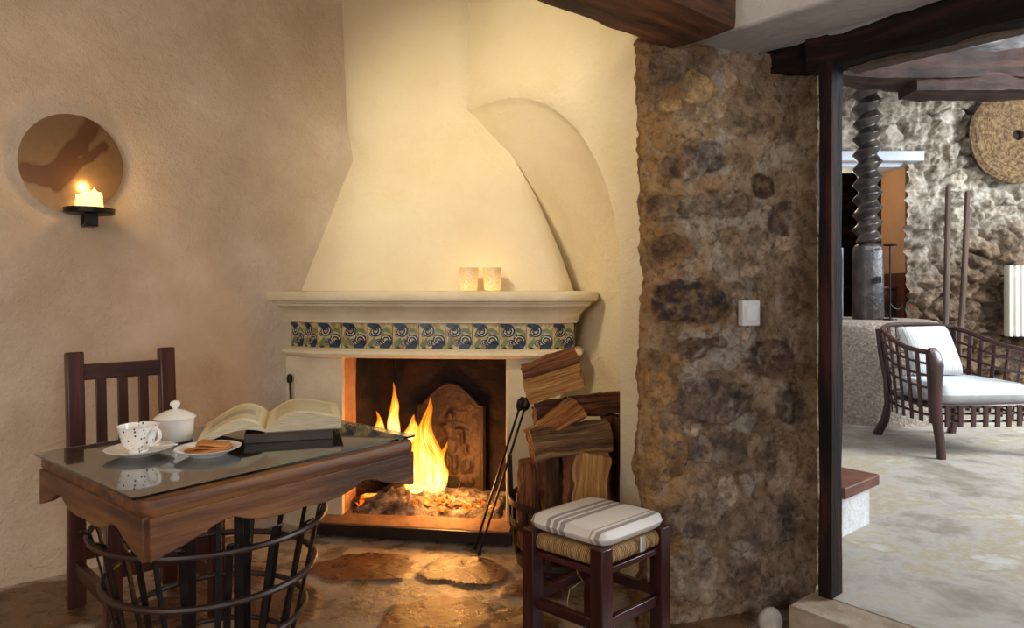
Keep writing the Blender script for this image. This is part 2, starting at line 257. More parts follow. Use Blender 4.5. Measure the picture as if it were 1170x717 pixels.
# ---------------------------------------------------------------- mesh builder
class MB:
    def __init__(s): s.v = []; s.f = []; s.m = []; s.g = []; s.c = []; s.hascol = False
    def add(s, vs, fs, mi=0, g=None, c=None):
        o = len(s.v)
        s.v += [Vector(v) for v in vs]
        s.g += [Vector(x) for x in (g if g is not None else vs)]
        if c is not None: s.hascol = True
        s.c += list(c) if c is not None else [(1, 1, 1)]*len(vs)
        s.f += [tuple(i+o for i in f) for f in fs]
        s.m += (list(mi) if isinstance(mi, (list, tuple)) else [mi]*len(fs))
        return s
    def box(s, c, size, ux=(1, 0, 0), uy=None, mi=0, jit=0):
        """box centred at c; ux is the direction of its first side"""
        ux = Vector(ux).normalized()
        if uy is None:
            uy = Vector((-ux.y, ux.x, 0)) if abs(ux.z) < .99 else Vector((0, 1, 0))
        uy = Vector(uy); uy = (uy-ux*uy.dot(ux)).normalized(); uz = ux.cross(uy)
        vs = []; g = []
        off = Vector((random.random()*5, random.random()*5, random.random()*5))
        for dx in (-.5, .5):
            for dy in (-.5, .5):
                for dz in (-.5, .5):
                    l = Vector((dx*size[0], dy*size[1], dz*size[2]))
                    vs.append(Vector(c)+ux*l.x+uy*l.y+uz*l.z); g.append(l+off)
        return s.add(vs, [(0, 1, 3, 2), (4, 6, 7, 5), (0, 4, 5, 1), (2, 3, 7, 6), (0, 2, 6, 4), (1, 5, 7, 3)], mi, g)
    def bar(s, p0, p1, w, h, side=None, mi=0):
        p0 = Vector(p0); p1 = Vector(p1); d = p1-p0
        if side is None: side = Vector((-d.y, d.x, 0)) if (abs(d.x)+abs(d.y)) > 1e-4 else Vector((1, 0, 0))
        return s.box((p0+p1)/2, (d.length, w, h), d, side, mi)
    def timber(s, p0, p1, w, h, side=None, nl=16, nw=4, amp=.01, seed=0, taper=1.0, fs=5):
        """rough squared timber with worn faces; p0,p1 = axis"""
        p0 = Vector(p0); p1 = Vector(p1); d = (p1-p0); Ln = d.length; ux = d/Ln
        if side is None: side = Vector((-d.y, d.x, 0)) if (abs(d.x)+abs(d.y)) > 1e-4 else Vector((1, 0, 0))
        uy = Vector(side); uy = (uy-ux*uy.dot(ux)).normalized(); uz = ux.cross(uy)
        ring = []
        for k in range(nw): ring.append((-.5+k/nw, -.5))
        for k in range(nw): ring.append((.5, -.5+k/nw))
        for k in range(nw): ring.append((.5-k/nw, .5))
        for k in range(nw): ring.append((-.5, .5-k/nw))
        vs = []; g = []; nr = len(ring)
        for i in range(nl+1):
            t = i/nl; sc_ = lerp(1, taper, t)
            for (a, b_) in ring:
                k = 1-.03*(abs(a*2)**8)*(abs(b_*2)**8)
                l = Vector((t*Ln, a*w*sc_*k, b_*h*sc_*k))
                nn = FB(l, fs, seed)*amp
                q = p0+ux*l.x+uy*(l.y+nn*(1 if a > 0 else -1)*min(1, abs(a)*3))+uz*(l.z+nn*(1 if b_ > 0 else -1)*min(1, abs(b_)*3))
                vs.append(q); g.append(l+Vector((seed*3.1, seed, 0)))
        fs_ = []
        for i in range(nl):
            for k in range(nr):
                fs_.append((i*nr+k, i*nr+(k+1) % nr, (i+1)*nr+(k+1) % nr, (i+1)*nr+k))
        fs_.append(tuple(reversed(range(nr)))); fs_.append(tuple(nl*nr+k for k in range(nr)))
        return s.add(vs, fs_, 0, g)
    def tube(s, pts, r, seg=8, closed=False, mi=0, flat=None, up=None):
        """round (or flat=(w,t)) section swept along pts; r number or list"""
        pts = [Vector(p) for p in pts]; n_ = len(pts); vs = []; g = []; acc = 0
        prevn = None
        for i, p in enumerate(pts):
            if closed: t = pts[(i+1) % n_]-pts[i-1]
            else: t = pts[min(i+1, n_-1)]-pts[max(i-1, 0)]
            t.normalize()
            if up is not None: a = (up(p) if callable(up) else Vector(up))
            else: a = prevn if prevn is not None else (Vector((0, 0, 1)) if abs(t.z) < .9 else Vector((1, 0, 0)))
            a = (a-t*a.dot(t)).normalized(); prevn = a; b_ = t.cross(a)
            if i: acc += (p-pts[i-1]).length
            rr = r[i] if isinstance(r, (list, tuple)) else r
            for k in range(seg):
                th = 2*PI*k/seg
                if flat:
                    th2 = PI/4+PI/2*k if seg == 4 else th
                    x_ = math.copysign(abs(math.cos(th2))**.35, math.cos(th2))*flat[0]/2*(1.0 if seg != 4 else 1.13)
                    y_ = math.copysign(abs(math.sin(th2))**.35, math.sin(th2))*flat[1]/2*(1.0 if seg != 4 else 1.13)
                    if rr != 1 and isinstance(r, (list, tuple)): x_ *= rr
                else: x_ = rr*math.cos(th); y_ = rr*math.sin(th)
                vs.append(p+b_*x_+a*y_); g.append(Vector((acc, x_, y_)))
        fs = []
        m_ = n_ if closed else n_-1
        for i in range(m_):
            j = (i+1) % n_
            for k in range(seg): fs.append((i*seg+k, i*seg+(k+1) % seg, j*seg+(k+1) % seg, j*seg+k))
        if not closed: fs.append(tuple(reversed(range(seg)))); fs.append(tuple((n_-1)*seg+k for k in range(seg)))
        return s.add(vs, fs, mi, g)
    def lathe(s, prof, c=(0, 0, 0), seg=32, mi=0, ax=None, ay=None, az=None, rf=None, cap=True):
        c = Vector(c); ax = Vector(ax or (1, 0, 0)); ay = Vector(ay or (0, 1, 0)); az = Vector(az or (0, 0, 1))
        vs = []; g = []
        for (r_, z_) in prof:
            for k in range(seg):
                th = 2*PI*k/seg; rr = r_*(rf(th, z_) if rf else 1)
                l = Vector((rr*math.cos(th), rr*math.sin(th), z_))
                vs.append(c+ax*l.x+ay*l.y+az*l.z); g.append(l)
        fs = []
        for i in range(len(prof)-1):
            for k in range(seg): fs.append((i*seg+k, i*seg+(k+1) % seg, (i+1)*seg+(k+1) % seg, (i+1)*seg+k))
        if cap:
            if prof[0][0] > 1e-5: fs.append(tuple(reversed(range(seg))))
            if prof[-1][0] > 1e-5: fs.append(tuple((len(prof)-1)*seg+k for k in range(seg)))
        return s.add(vs, fs, mi, g)
    def prism(s, poly, z0, z1, mi=0):
        n_ = len(poly)
        vs = [(p[0], p[1], z0) for p in poly]+[(p[0], p[1], z1) for p in poly]
        fs = [tuple(reversed(range(n_))), tuple(range(n_, 2*n_))]
        for k in range(n_): fs.append((k, (k+1) % n_, n_+(k+1) % n_, n_+k))
        return s.add(vs, fs, mi)
    def grid(s, fn, nu, nv, mi=0, gf=None, cf=None, flip=False):
        vs = []; g = []; cc = []
        for j in range(nv+1):
            for i in range(nu+1):
                u_ = i/nu; v_ = j/nv; p = Vector(fn(u_, v_)); vs.append(p)
                g.append(Vector(gf(u_, v_)) if gf else p)
                if cf: cc.append(cf(u_, v_, p))
        fs = []
        for j in range(nv):
            for i in range(nu):
                a = j*(nu+1)+i
                q = (a, a+1, a+nu+2, a+nu+1)
                fs.append(tuple(reversed(q)) if flip else q)
        return s.add(vs, fs, mi, g, cc if cf else None)
    def build(s, name, mats, parent=None, sharp=35, bevel=0, solid=0, origin=None, flat=False):
        if not isinstance(mats, (list, tuple)): mats = [mats]
        xs = [v.x for v in s.v]; ys = [v.y for v in s.v]; zs = [v.z for v in s.v]
        o0 = Vector(origin) if origin is not None else Vector(((min(xs)+max(xs))/2, (min(ys)+max(ys))/2, min(zs)))
        me = bpy.data.meshes.new(name)
        me.from_pydata([tuple(v-o0) for v in s.v], [], s.f)
        for m_ in mats: me.materials.append(m_)
        me.polygons.foreach_set('material_index', s.m)
        at = me.attributes.new('gc', 'FLOAT_VECTOR', 'POINT')
        at.data.foreach_set('vector', [x for g in s.g for x in g])
        if s.hascol:
            ca = me.color_attributes.new('Col', 'FLOAT_COLOR', 'POINT')
            ca.data.foreach_set('color', [x for c in s.c for x in (c[0], c[1], c[2], 1)])
        me.polygons.foreach_set('use_smooth', [not flat]*len(s.f))
        me.validate(); me.update()
        import bmesh
        bm = bmesh.new(); bm.from_mesh(me); bmesh.ops.recalc_face_normals(bm, faces=bm.faces[:]); bm.to_mesh(me); bm.free()
        if not flat: me.set_sharp_from_angle(angle=R(sharp))
        o = bpy.data.objects.new(name, me); col.objects.link(o)
        if parent is not None:
            o.parent = parent; pw = Vector((0, 0, 0)); q = parent
            while q is not None: pw += q.location; q = q.parent
            o.location = o0-pw
        else: o.location = o0
        if solid:
            md = o.modifiers.new('thickness', 'SOLIDIFY'); md.thickness = solid; md.offset = -1
        if bevel:
            md = o.modifiers.new('bevel', 'BEVEL'); md.width = bevel; md.segments = 2; md.limit_method = 'ANGLE'; md.angle_limit = R(40)
        return o
def tag(o, label=None, cat=None, group=None, kind=None):
    if label: o['label'] = label
    if cat: o['category'] = cat
    if group: o['group'] = group
    if kind: o['kind'] = kind
    return o
def empty(name, loc, label, cat, group=None):
    o = bpy.data.objects.new(name, None); col.objects.link(o); o.location = Vector(loc); o.empty_display_size = .05
    return tag(o, label, cat, group)
def struct(o, label=None): return tag(o, label, None, None, 'structure')

# ---------------------------------------------------------------- room frame
E1 = Vector((.766, .643, 0)); E2 = Vector((.643, -.766, 0)); Q = Vector((-.565, 4.128, 0)); UP = Vector((0, 0, 1))
def RP(a, b, z=0): return Q+E1*a+E2*b+UP*z      # a: depth behind wall 2 plane, b: distance from the corner along wall 2
RH = 3.0

# floor of the room: worn flagstones in mortar
stones = [PF(418, 645), PF(532, 648), PF(503, 700), PF(320, 690), PF(612, 668), PF(250, 660), PF(180, 705), PF(40, 690), PF(600, 712)]
rads = [(.235, .165), (.20, .16), (.22, .17), (.16, .22), (.13, .12), (.2, .18), (.2, .2), (.34, .26), (.16, .12)]
scol = ['#7d4a2b', '#784627', '#7d4628', '#7c5a42', '#754e34', '#7a5a3c', '#75583e', '#846644', '#784f33']
def floor_h(x, y):
    best = 0; bc = None
    w = Vector((x+.05*N((x, y, 0), 6, 1)+.02*N((x, y, 0), 22, 5), y+.05*N((x, y, 0), 6, 2)+.02*N((x, y, 0), 22, 6), 0))
    for st, rd, c_ in zip(stones, rads, scol):
        d = ((w.x-st.x)/rd[0])**2+((w.y-st.y)/rd[1])**2
        m_ = 1-smooth(.86, 1.04, d)
        if m_ > best: best = m_; bc = c_
    if y < 2.2 or x > .45 or x < -2.2:
        dd, pp = noise.voronoi(Vector((w.x*2.1, w.y*2.1, 3)), distance_metric='DISTANCE')
        m_ = smooth(.05, .13, dd[1]-dd[0])
        if m_ > best: best = m_; bc = '#82603f'
    return best, bc
def fcol(u_, v_, p):
    m_, c_ = floor_h(p.x, p.y)
    mort = C('#c4bbae'); st = C(c_) if c_ else mort
    k = .5+.5*FB((p.x, p.y, 0), 5, 3); k = max(0, min(1, k))
    st = tuple(lerp(st[i], C('#5d4030')[i], .5*k) for i in range(3)); mo = tuple(lerp(mort[i], C('#a89a88')[i], k) for i in range(3))
    return tuple(lerp(mo[i], st[i], m_) for i in range(3))
def fpos(x0, x1, y0, y1):
    def fn(u_, v_):
        x = lerp(x0, x1, u_); y = lerp(y0, y1, v_); m_, c_ = floor_h(x, y)
        return (x, y, -.014+.010*m_+.005*FB((x, y, 0), 9, 4)*m_+.002*FB((x, y, 0), 30, 4)-.002)
    return fn
b = MB()
b.grid(fpos(-2.8, 1.3, 1.9, 3.95), 270, 140, cf=fcol)
b.grid(fpos(-5.0, 3.2, -3.4, 1.9), 60, 40, cf=fcol)
b.grid(fpos(1.3, 3.2, 1.9, 3.95), 20, 20, cf=fcol)
b.grid(fpos(-5.0, -2.8, 1.9, 3.95), 20, 20, cf=fcol)
struct(b.build('floor', FLOORM, sharp=80), 'worn brown flagstones set in pale mortar')

# left wall
def wl(u_, v_):
    p = RP(lerp(-5, .62, u_), 0, lerp(-.03, RH, v_)); return p+E2*(.012*FB(p, 1.2, 1)+.004*FB(p, 5, 2))
b = MB(); b.grid(wl, 150, 80)
o = struct(b.build('wall_left', PL, sharp=80), 'cream plastered wall behind the chair')
# right wall with its arched recess (depth profile swept over the arch)
SC_, A_, Z0_, B_ = .723, .870, 1.28, .92
ND = .42
def w2pt(s_, z_, d_):
    p = RP(d_, s_, z_); return p+E1*(.008*FB(p, 1.4, 7))
arch = []
for k in range(18): arch.append((SC_+A_, -.03+k/18*(Z0_+.03)))
for k in range(41):
    th = PI/2*k/40; arch.append((SC_+A_*math.cos(th)**.95 if k < 40 else SC_, Z0_+B_*math.sin(th)))
for k in range(1, 6): arch.append((SC_-k*.13, Z0_+B_))
def inner(pt, k):
    s_, z_ = pt
    if z_ <= Z0_: return (SC_+(s_-SC_)*k, z_)
    if s_ < SC_: return (s_, Z0_+(z_-Z0_)*k)
    return (SC_+(s_-SC_)*k, Z0_+(z_-Z0_)*k)
rings = [(1.0, 0), (.995, .02), (.985, .07), (.97, .14)]
rings = [(1.0, 0), (.997, .01), (.990, .03)]
for k in (.975, .96, .94, .91, .87, .82, .74, .64, .5, .35, .2, .02): rings.append((k, ND*(1-k**2.2)**.6))
def nd(z_): return interp([(0, 1), (1.2, 1), (1.5, .84), (1.75, .66), (2.0, .42), (2.2, .22)], z_)
vs = []; na = len(arch)
def outer(pt):
    s_, z_ = pt
    if z_ <= Z0_: return (1.86, z_)
    if s_ < SC_ or s_ == SC_: return (s_, RH)
    dx = s_-SC_; dz = z_-Z0_
    t = min((1.86-SC_)/max(dx, 1e-4), (RH-Z0_)/max(dz, 1e-4)); return (SC_+dx*t, Z0_+dz*t)
for f_ in (1.0, .6, .3, .1):
    for pt in arch:
        q = outer(pt); vs.append(w2pt(lerp(pt[0], q[0], f_), lerp(pt[1], q[1], f_), 0))
for k, d_ in rings:
    for pt in arch:
        q = inner(pt, k); vs.append(w2pt(q[0], q[1], d_*nd(q[1])))
fs = []
nr = 4+len(rings)
for i in range(nr-1):
    for k in range(na-1): fs.append((i*na+k, i*na+k+1, (i+1)*na+k+1, (i+1)*na+k))
# corner fill of the outer rectangle
b = MB(); b.add(vs, fs)
ci = [k for k in range(na-1) if abs(outer(arch[k])[0]-1.86) < 1e-6 and abs(outer(arch[k+1])[1]-RH) < 1e-6]
for k in ci:
    p_ = outer(arch[k]); q_ = outer(arch[k+1]); b.add([w2pt(*p_, 0), w2pt(1.86, RH, 0), w2pt(*q_, 0)], [(0, 1, 2)])
struct(b.build('wall_right', PLW, sharp=60), 'cream plastered wall with an arched recess beside the hood')

# remaining shell of the room, behind the camera
b = MB()
b.box(RP(-5.05, 2.7, RH/2), (5.9, .1, RH), E2); struct(b.build('wall_rear', PL), 'plastered wall behind the viewer')
b = MB(); b.box(RP(-2.0, 5.55, RH/2), (6.4, .1, RH), E1); struct(b.build('wall_near', PL), 'plastered wall nearest the viewer')
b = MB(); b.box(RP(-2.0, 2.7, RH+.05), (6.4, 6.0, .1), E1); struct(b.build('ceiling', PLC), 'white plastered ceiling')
b = MB()
b.box(RP(.26, 4.95, 1.2), (.8, 1.3, 2.5), E1)
struct(b.build('wall_doorside', PL), 'wall on the far side of the doorway')

# ---------------------------------------------------------------- stone pillar at the end of the wall
pl = [Vector((.60, 2.95, 0)), Vector((.475, 2.60, 0)), Vector((.452, 2.47, 0)), Vector((.485, 2.452, 0)), Vector((.75, 2.545, 0)), Vector((1.02, 2.64, 0)), Vector((1.085, 2.655, 0)), Vector((1.105, 2.60, 0)),
      Vector((1.140, 2.545, 0)), Vector((1.165, 2.56, 0)), Vector((1.205, 2.66, 0))]
seglen = [0]
for a_, c_ in zip(pl, pl[1:]): seglen.append(seglen[-1]+(c_-a_).length)
TL = seglen[-1]
def along(t):
    d = t*TL
    for i in range(len(pl)-1):
        if d <= seglen[i+1]+1e-6:
            k = (d-seglen[i])/(seglen[i+1]-seglen[i]); return pl[i].lerp(pl[i+1], k)
    return pl[-1].copy()
# exposed stones: photo centre, half sizes, colour, bulge
pst = [(790, 344, 44, 27, '#3b2f28', .02), (764, 350, 20, 20, '#4d3a2c', .012), (800, 176, 26, 20, '#55504d', .02), (775, 190, 26, 16, '#6a5846', .012), (770, 235, 34, 16, '#5f5040', .015), (826, 232, 32, 16, '#675d57', .018),
       (815, 458, 45, 27, '#5b504d', .025), (822, 513, 34, 19, '#6c6462', .02), (872, 211, 15, 13, '#4b3c33', .01), (893, 250, 14, 22, '#655a52', .01), (880, 412, 32, 22, '#5f5047', .015),
       (905, 462, 16, 26, '#5a4f4b', .01), (768, 120, 16, 10, '#a38c64', .012), (797, 101, 22, 18, '#b8a27a', .018), (812, 128, 18, 14, '#aca08f', .01), (860, 285, 22, 30, '#978d82', .012), (840, 330, 16, 12, '#84776b', .01),
       (800, 395, 30, 9, '#54453b', .01), (793, 405, 12, 8, '#4a403a', .01), (765, 285, 28, 15, '#6b543c', .012), (757, 430, 22, 30, '#8a6d48', .02), (762, 520, 24, 30, '#8f7149', .02),
       (800, 590, 44, 26, '#736860', .02), (860, 600, 40, 30, '#7c736c', .02), (790, 660, 34, 30, '#8a8078', .02), (850, 660, 40, 24, '#71635a', .02), (895, 590, 20, 30, '#615752', .015),
       (760, 590, 24, 24, '#806440', .02), (895, 130, 20, 30, '#6b5d50', .015), (850, 130, 26, 26, '#786c60', .015), (760, 80, 20, 16, '#6c5f50', .015), (905, 330, 18, 30, '#76695e', .012), (870, 520, 22, 26, '#7e7268', .012),
       (790, 490, 9, 8, '#b7aba0', .004), (772, 516, 10, 12, '#b9a995', .005), (889, 268, 10, 24, '#a89c90', .005), (830, 570, 10, 30, '#aaa29a', .005), (845, 372, 12, 16, '#a39990', .005)]
def pillar_s(p):
    px = CX+F*p.x/p.y; py = HY+F*(H-p.z)/p.y
    best = 0; c_ = None; bu = 0
    wx = px+6*FB(p, 9, 11)+2*N(p, 40, 1); wy = py+6*FB(p, 9, 12)+2*N(p, 40, 2)
    for (cx, cy, rx, ry, hx, bl) in pst:
        d = (abs((wx-cx)/rx)**2.6+abs((wy-cy)/ry)**2.6)
        m_ = 1-smooth(.75, 1.15, d)
        if m_ > best: best = m_; c_ = hx; bu = bl
    return best, c_, bu, px
def pcol(u_, v_, p):
    m_, c_, bu, px = pillar_s(p)
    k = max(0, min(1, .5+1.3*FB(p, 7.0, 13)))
    warm_light = max(0, min(1, (812-px)/70+.9*FB(p, 4, 15)))
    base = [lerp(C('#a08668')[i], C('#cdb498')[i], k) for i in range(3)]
    base = [lerp(base[i], C('#c8985a')[i], warm_light*.8) for i in range(3)]  # warm light on the left side painted into the mortar colour
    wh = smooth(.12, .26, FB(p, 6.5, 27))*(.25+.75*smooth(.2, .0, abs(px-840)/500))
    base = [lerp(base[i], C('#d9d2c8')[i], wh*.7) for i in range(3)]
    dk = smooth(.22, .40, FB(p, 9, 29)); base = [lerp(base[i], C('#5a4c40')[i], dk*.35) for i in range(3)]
    if c_:
        st = C(c_); st = (st[0]*1.12, st[1]*1.0, st[2]*.86); q = max(0, min(1, .5+1.2*FB(p, 14, 16)))
        st = [lerp(st[i]*.9, st[i]*2.3, q) for i in range(3)]
        wgt = m_*max(0, min(1, .85+.9*FB(p, 26, 18)))
        base = [lerp(base[i], st[i], wgt) for i in range(3)]
    return base
def ppos(u_, v_):
    a_ = along(max(0, u_-.012)); c_ = along(min(1, u_+.012)); t = (c_-a_).normalized(); nrm = Vector((t.y, -t.x, 0))
    p = along(u_); p.z = lerp(-.03, 2.13, v_)
    m_, cc, bu, px = pillar_s(p)
    return p+nrm*(m_*bu*.9+.022*FB(p, 3.5, 21)+.015*FB(p, 13, 22)+.0045*FB(p, 50, 23)-.012)
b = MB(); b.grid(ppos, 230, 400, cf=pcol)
struct(b.build('wall_pillar', PILL, sharp=80), 'rough stone pillar with patches of dark rock and tan mortar, warm light painted at its left')
b = MB(); b.prism([(.63, 2.98), (.56, 2.62), (.78, 2.64), (1.03, 2.74), (1.08, 2.76), (1.12, 2.80), RP(.62, 2.1)[:2], RP(.62, 1.9)[:2]], -.03, 2.08)
b.prism([RP(.62, 2.2)[:2], RP(.66, 2.2)[:2], RP(.66, -.5)[:2], RP(.62, -.5)[:2]], 0, RH)
struct(b.build('wall_core', PLC), 'masonry core of the dividing wall')

# header over the doorway: plastered band, dark lintel and post
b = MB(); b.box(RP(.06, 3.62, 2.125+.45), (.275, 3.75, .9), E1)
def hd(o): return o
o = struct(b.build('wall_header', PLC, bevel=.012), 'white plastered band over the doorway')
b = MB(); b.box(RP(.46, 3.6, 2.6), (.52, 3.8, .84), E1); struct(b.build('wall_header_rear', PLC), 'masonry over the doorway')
dr = empty('door_1', RP(.24, 2.42, .12), 'dark wooden door frame without a door', None); dr['kind'] = 'structure'
b = MB(); b.timber(RP(.245, 2.376, .10), RP(.245, 2.376, 2.03), .085, .050, side=E1, nl=30, amp=.004, seed=4, fs=4)
b.build('frame_post', BEAMD, dr, sharp=50)
b = MB(); b.timber(RP(.29, 2.36, 2.08), RP(.29, 1.90, 2.125), .10, .12, nl=12, nw=4, amp=.01, seed=9, fs=5, taper=.35); b.timber(RP(.265, 2.30, 2.075), RP(.265, 5.3, 2.075), .11, .13, nl=70, nw=4, amp=.018, seed=8, fs=4)
b.build('lintel', BEAMD, dr, sharp=50)
b = MB(); b.box(RP(.31, 3.8, 2.012), (.06, 2.75, .016), E1); b.build('edge_strip', GREYW2, dr)
b = MB(); b.box(RP(.245, 4.28, 1.05), (.06, .06, 1.9), E1); b.build('frame_post', BEAMD, dr)

# wooden ceiling beam ending on the pillar
b = MB(); e0 = Vector((.640, 2.37, 2.22)); b.timber(e0-E1*2.6, e0+E1*.03, .27, .26, nl=60, nw=6, amp=.006, seed=2, fs=5)
tag(b.build('ceiling_beam', BEAM, sharp=45), 'brown rough-hewn ceiling beam resting on top of the stone pillar', 'beam')

# threshold step and the raised floor of the next room
s0 = Vector((.962, 2.383, 0)); 
b = MB(); b.box(s0+E2*.85+E1*.085+UP*.055, (1.7, .17, .125), E2)
struct(b.build('trim_1', STEP, bevel=.008), 'worn stone threshold step at the doorway')
b = MB()
poly = [Vector((1.10, 2.478, 0)), Vector((1.30, 2.85, 0)), Vector((.95, 4.0, 0)), Vector((.95, 9.2, 0)), Vector((7.5, 9.2, 0)), Vector((7.5, -1.0, 0)), s0+E2*1.75+E1*.17+Vector((0.9, -1.0, 0)), s0+E2*1.7+E1*.17]
b.prism([p[:2] for p in poly], -.05, .12)
struct(b.build('floor_next_room', CONCF), 'pale patchy screed floor of the next room')
r0 = Vector((.925, 2.44, -.005))
b = MB()
vs = []; 
prof = [(.002, -.01), (.03, .0), (.04, .03), (.035, .06), (.018, .082), (.001, .088)]
b.lathe(prof, r0, 18, rf=lambda th, z: 1+.15*math.sin(2*th+1)+.1*math.sin(3*th))
tag(b.build('stone', ROCK), 'small rounded pale stone between the pillar foot and the threshold step', 'stone')

# light switch on the pillar
sw = Vector((.890, 2.563, 1.13)); pn = Vector((.33, -.944, 0)).normalized(); pt_ = Vector((.944, .33, 0)).normalized()
t = empty('light_switch', sw, 'white square light switch mounted on the rough stone pillar', 'light switch')
b = MB(); b.box(sw, (.078, .03, .096), pt_); swp = b.build('plate', SWP, t, bevel=.004)
b = MB(); b.box(sw+pn*.017, (.048, .012, .058), pt_); b.build('rocker', SWP, swp, bevel=.003)

# ---------------------------------------------------------------- fireplace
K = [Vector((-1.26, 3.70, 0)), Vector((-1.165, 3.595, 0)), Vector((-1.0, 3.50, 0)), Vector((-.72, 3.450, 0)), Vector((-.42, 3.42, 0)), Vector((-.1, 3.40, 0)), Vector((.205, 3.395, 0)), Vector((.315, 3.46, 0)), Vector((.345, 3.62, 0))]
def offs(pts, d):
    out = []
    for i, p in enumerate(pts):
        a_ = (pts[i]-pts[i-1]).normalized() if i else (pts[1]-pts[0]).normalized()
        c_ = (pts[i+1]-pts[i]).normalized() if i < len(pts)-1 else a_
        n1 = Vector((a_.y, -a_.x, 0)); n2 = Vector((c_.y, -c_.x, 0)); m_ = (n1+n2); m_ = m_/m_.length
        out.append(p+m_*(d/max(.5, m_.dot(n1))))
    return out
def sweep(prof, pts=K, close_top=True):
    b = MB(); n_ = len(pts); vs = []; g = []
    for (d, z) in prof:
        for i, p in enumerate(offs(pts, d)): vs.append(Vector((p.x, p.y, z))); g.append(Vector((p.x, z, d)))
    fs = []
    m_ = len(prof)
    for i in range(m_):
        j = (i+1) % m_
        for k in range(n_-1): fs.append((i*n_+k, i*n_+k+1, j*n_+k+1, j*n_+k))
    fs.append(tuple(i*n_ for i in range(m_))); fs.append(tuple(i*n_+n_-1 for i in reversed(range(m_))))
    b.add(vs, fs); return b
fp = empty('fireplace', (-.45, 3.6, 0), 'white plastered corner fireplace with blue tile band and tapering hood', 'fireplace')
sweep([(-.18, .873), (.02, .873), (.034, .880), (.040, .893), (.036, .905), (.02, .914), (.012, .918), (-.18, .918)]).build('lower_ledge', MANT, fp, sharp=40)
sweep([(-.18, .916), (-.012, .916), (-.012, 1.056), (-.18, 1.056)]).build('tile_backing', MANT, fp)
sweep([(-.18, 1.050), (.012, 1.050), (.014, 1.066), (.020, 1.072), (.024, 1.086), (.036, 1.104), (.056, 1.124), (.078, 1.136), (.080, 1.146), (.092, 1.150), (.092, 1.158), (-.18, 1.158)]).build('cornice', MANT, fp, sharp=40)
sb = sweep([(-.2, 1.158), (.112, 1.160), (.118, 1.168), (.120, 1.195), (.112, 1.208), (-.2, 1.214)])
sb.build('mantel_shelf', MANT, fp, sharp=50)
# glazed tiles
def spiral(c, r, turns, a0, w, dirn=1, nseg=18):
    pts = []
    for k in range(nseg+1):
        t = k/nseg; rr = r*(1-.8*t); th = a0+dirn*turns*2*PI*t; pts.append((c[0]+rr*math.cos(th), c[1]+rr*math.sin(th), w*(1-.5*t)))
    return pts
def tile(pa, pb, z0, z1, seed):
    d = (pb-pa); w_ = d.length; ux = d/w_; nrm = Vector((ux.y, -ux.x, 0)); hh = z1-z0
    b = MB()
    c_ = (pa+pb)/2+UP*(z0+hh/2)
    b.box(c_+nrm*(-.006), (w_-.003, .012, hh-.003), ux)
    def T(x, y, e): return pa+ux*(x*w_)+UP*(z0+y*hh)+nrm*e
    def rib(pts, mi, e, grow=0):
        vs = []; fs = []
        for k, (x, y, w) in enumerate(pts):
            x1, y1, _ = pts[min(k+1, len(pts)-1)]; x0, y0, _ = pts[max(k-1, 0)]
            tx, ty = x1-x0, y1-y0; l = math.hypot(tx, ty) or 1; nx, ny = -ty/l, tx/l; w2 = w/2+grow
            cl = lambda q: max(.02, min(.98, q))
            vs += [T(cl(x+nx*w2), cl(y+ny*w2), e), T(cl(x-nx*w2), cl(y-ny*w2), e)]
        for k in range(len(pts)-1): fs.append((2*k, 2*k+1, 2*k+3, 2*k+2))
        b.add(vs, fs, mi)
    rb = random.Random(seed)
    main = [(.05, .94, .14), (.2, .9, .24), (.36, .86, .26), (.47, .72, .2), (.42, .56, .14), (.28, .52, .1), (.22, .62, .08), (.3, .7, .05)]
    low = [(.38, .2, .1), (.5, .12, .2), (.68, .12, .28), (.84, .22, .26), (.88, .4, .2), (.78, .54, .12), (.66, .5, .08), (.66, .4, .05)]
    lo2 = [(.62, .2, .12), (.5, .3, .14), (.4, .26, .1), (.42, .16, .06)]
    def curl(cx, cy, r, a0, dr, w, mi=1, turns=1.15):
        sp_ = [(x, y, q) for x, y, q in spiral((cx, cy), r, turns, a0, w, dr, 20)]
        rib(sp_, 4, .0006, .014); rib(sp_, mi, .0010); rib([(x, y, q*.20) for x, y, q in sp_[2:15]], 2, .0014)
    rib([(.04, .95, .10), (.16, .93, .20), (.28, .88, .22), (.40, .80, .18)], 4, .0006, .016)
    rib([(.04, .95, .10), (.16, .93, .20), (.28, .88, .22), (.40, .80, .18)], 1, .0010)
    curl(.32, .68, .22, PI*.45, -1, .15); curl(.20, .55, .10, 0, 1, .07)
    rib([(.5, .08, .12), (.64, .07, .20), (.80, .12, .24), (.92, .26, .18)], 4, .0006, .016)
    rib([(.5, .08, .12), (.64, .07, .20), (.80, .12, .24), (.92, .26, .18)], 1, .0010)
    curl(.72, .32, .22, -PI*.2, 1, .15); curl(.44, .22, .12, PI*.2, 1, .08); curl(.62, .55, .09, 0, -1, .06, 3)
    rib([(.06, .10, .10), (.16, .16, .18), (.26, .30, .16), (.30, .42, .06)], 3, .0009)
    rib([(.58, .68, .08), (.70, .74, .16), (.86, .68, .14), (.96, .58, .08)], 3, .0009)
    rib([(.56, .96, .08), (.66, .88, .20), (.80, .90, .20), (.95, .95, .08)], 5, .0009)
    rib([(.08, .30, .05), (.05, .40, .10), (.08, .48, .05)], 5, .0009)
    rib([(.12, .03, .06), (.2, .06, .08), (.28, .03, .06)], 4, .0009)
    return b
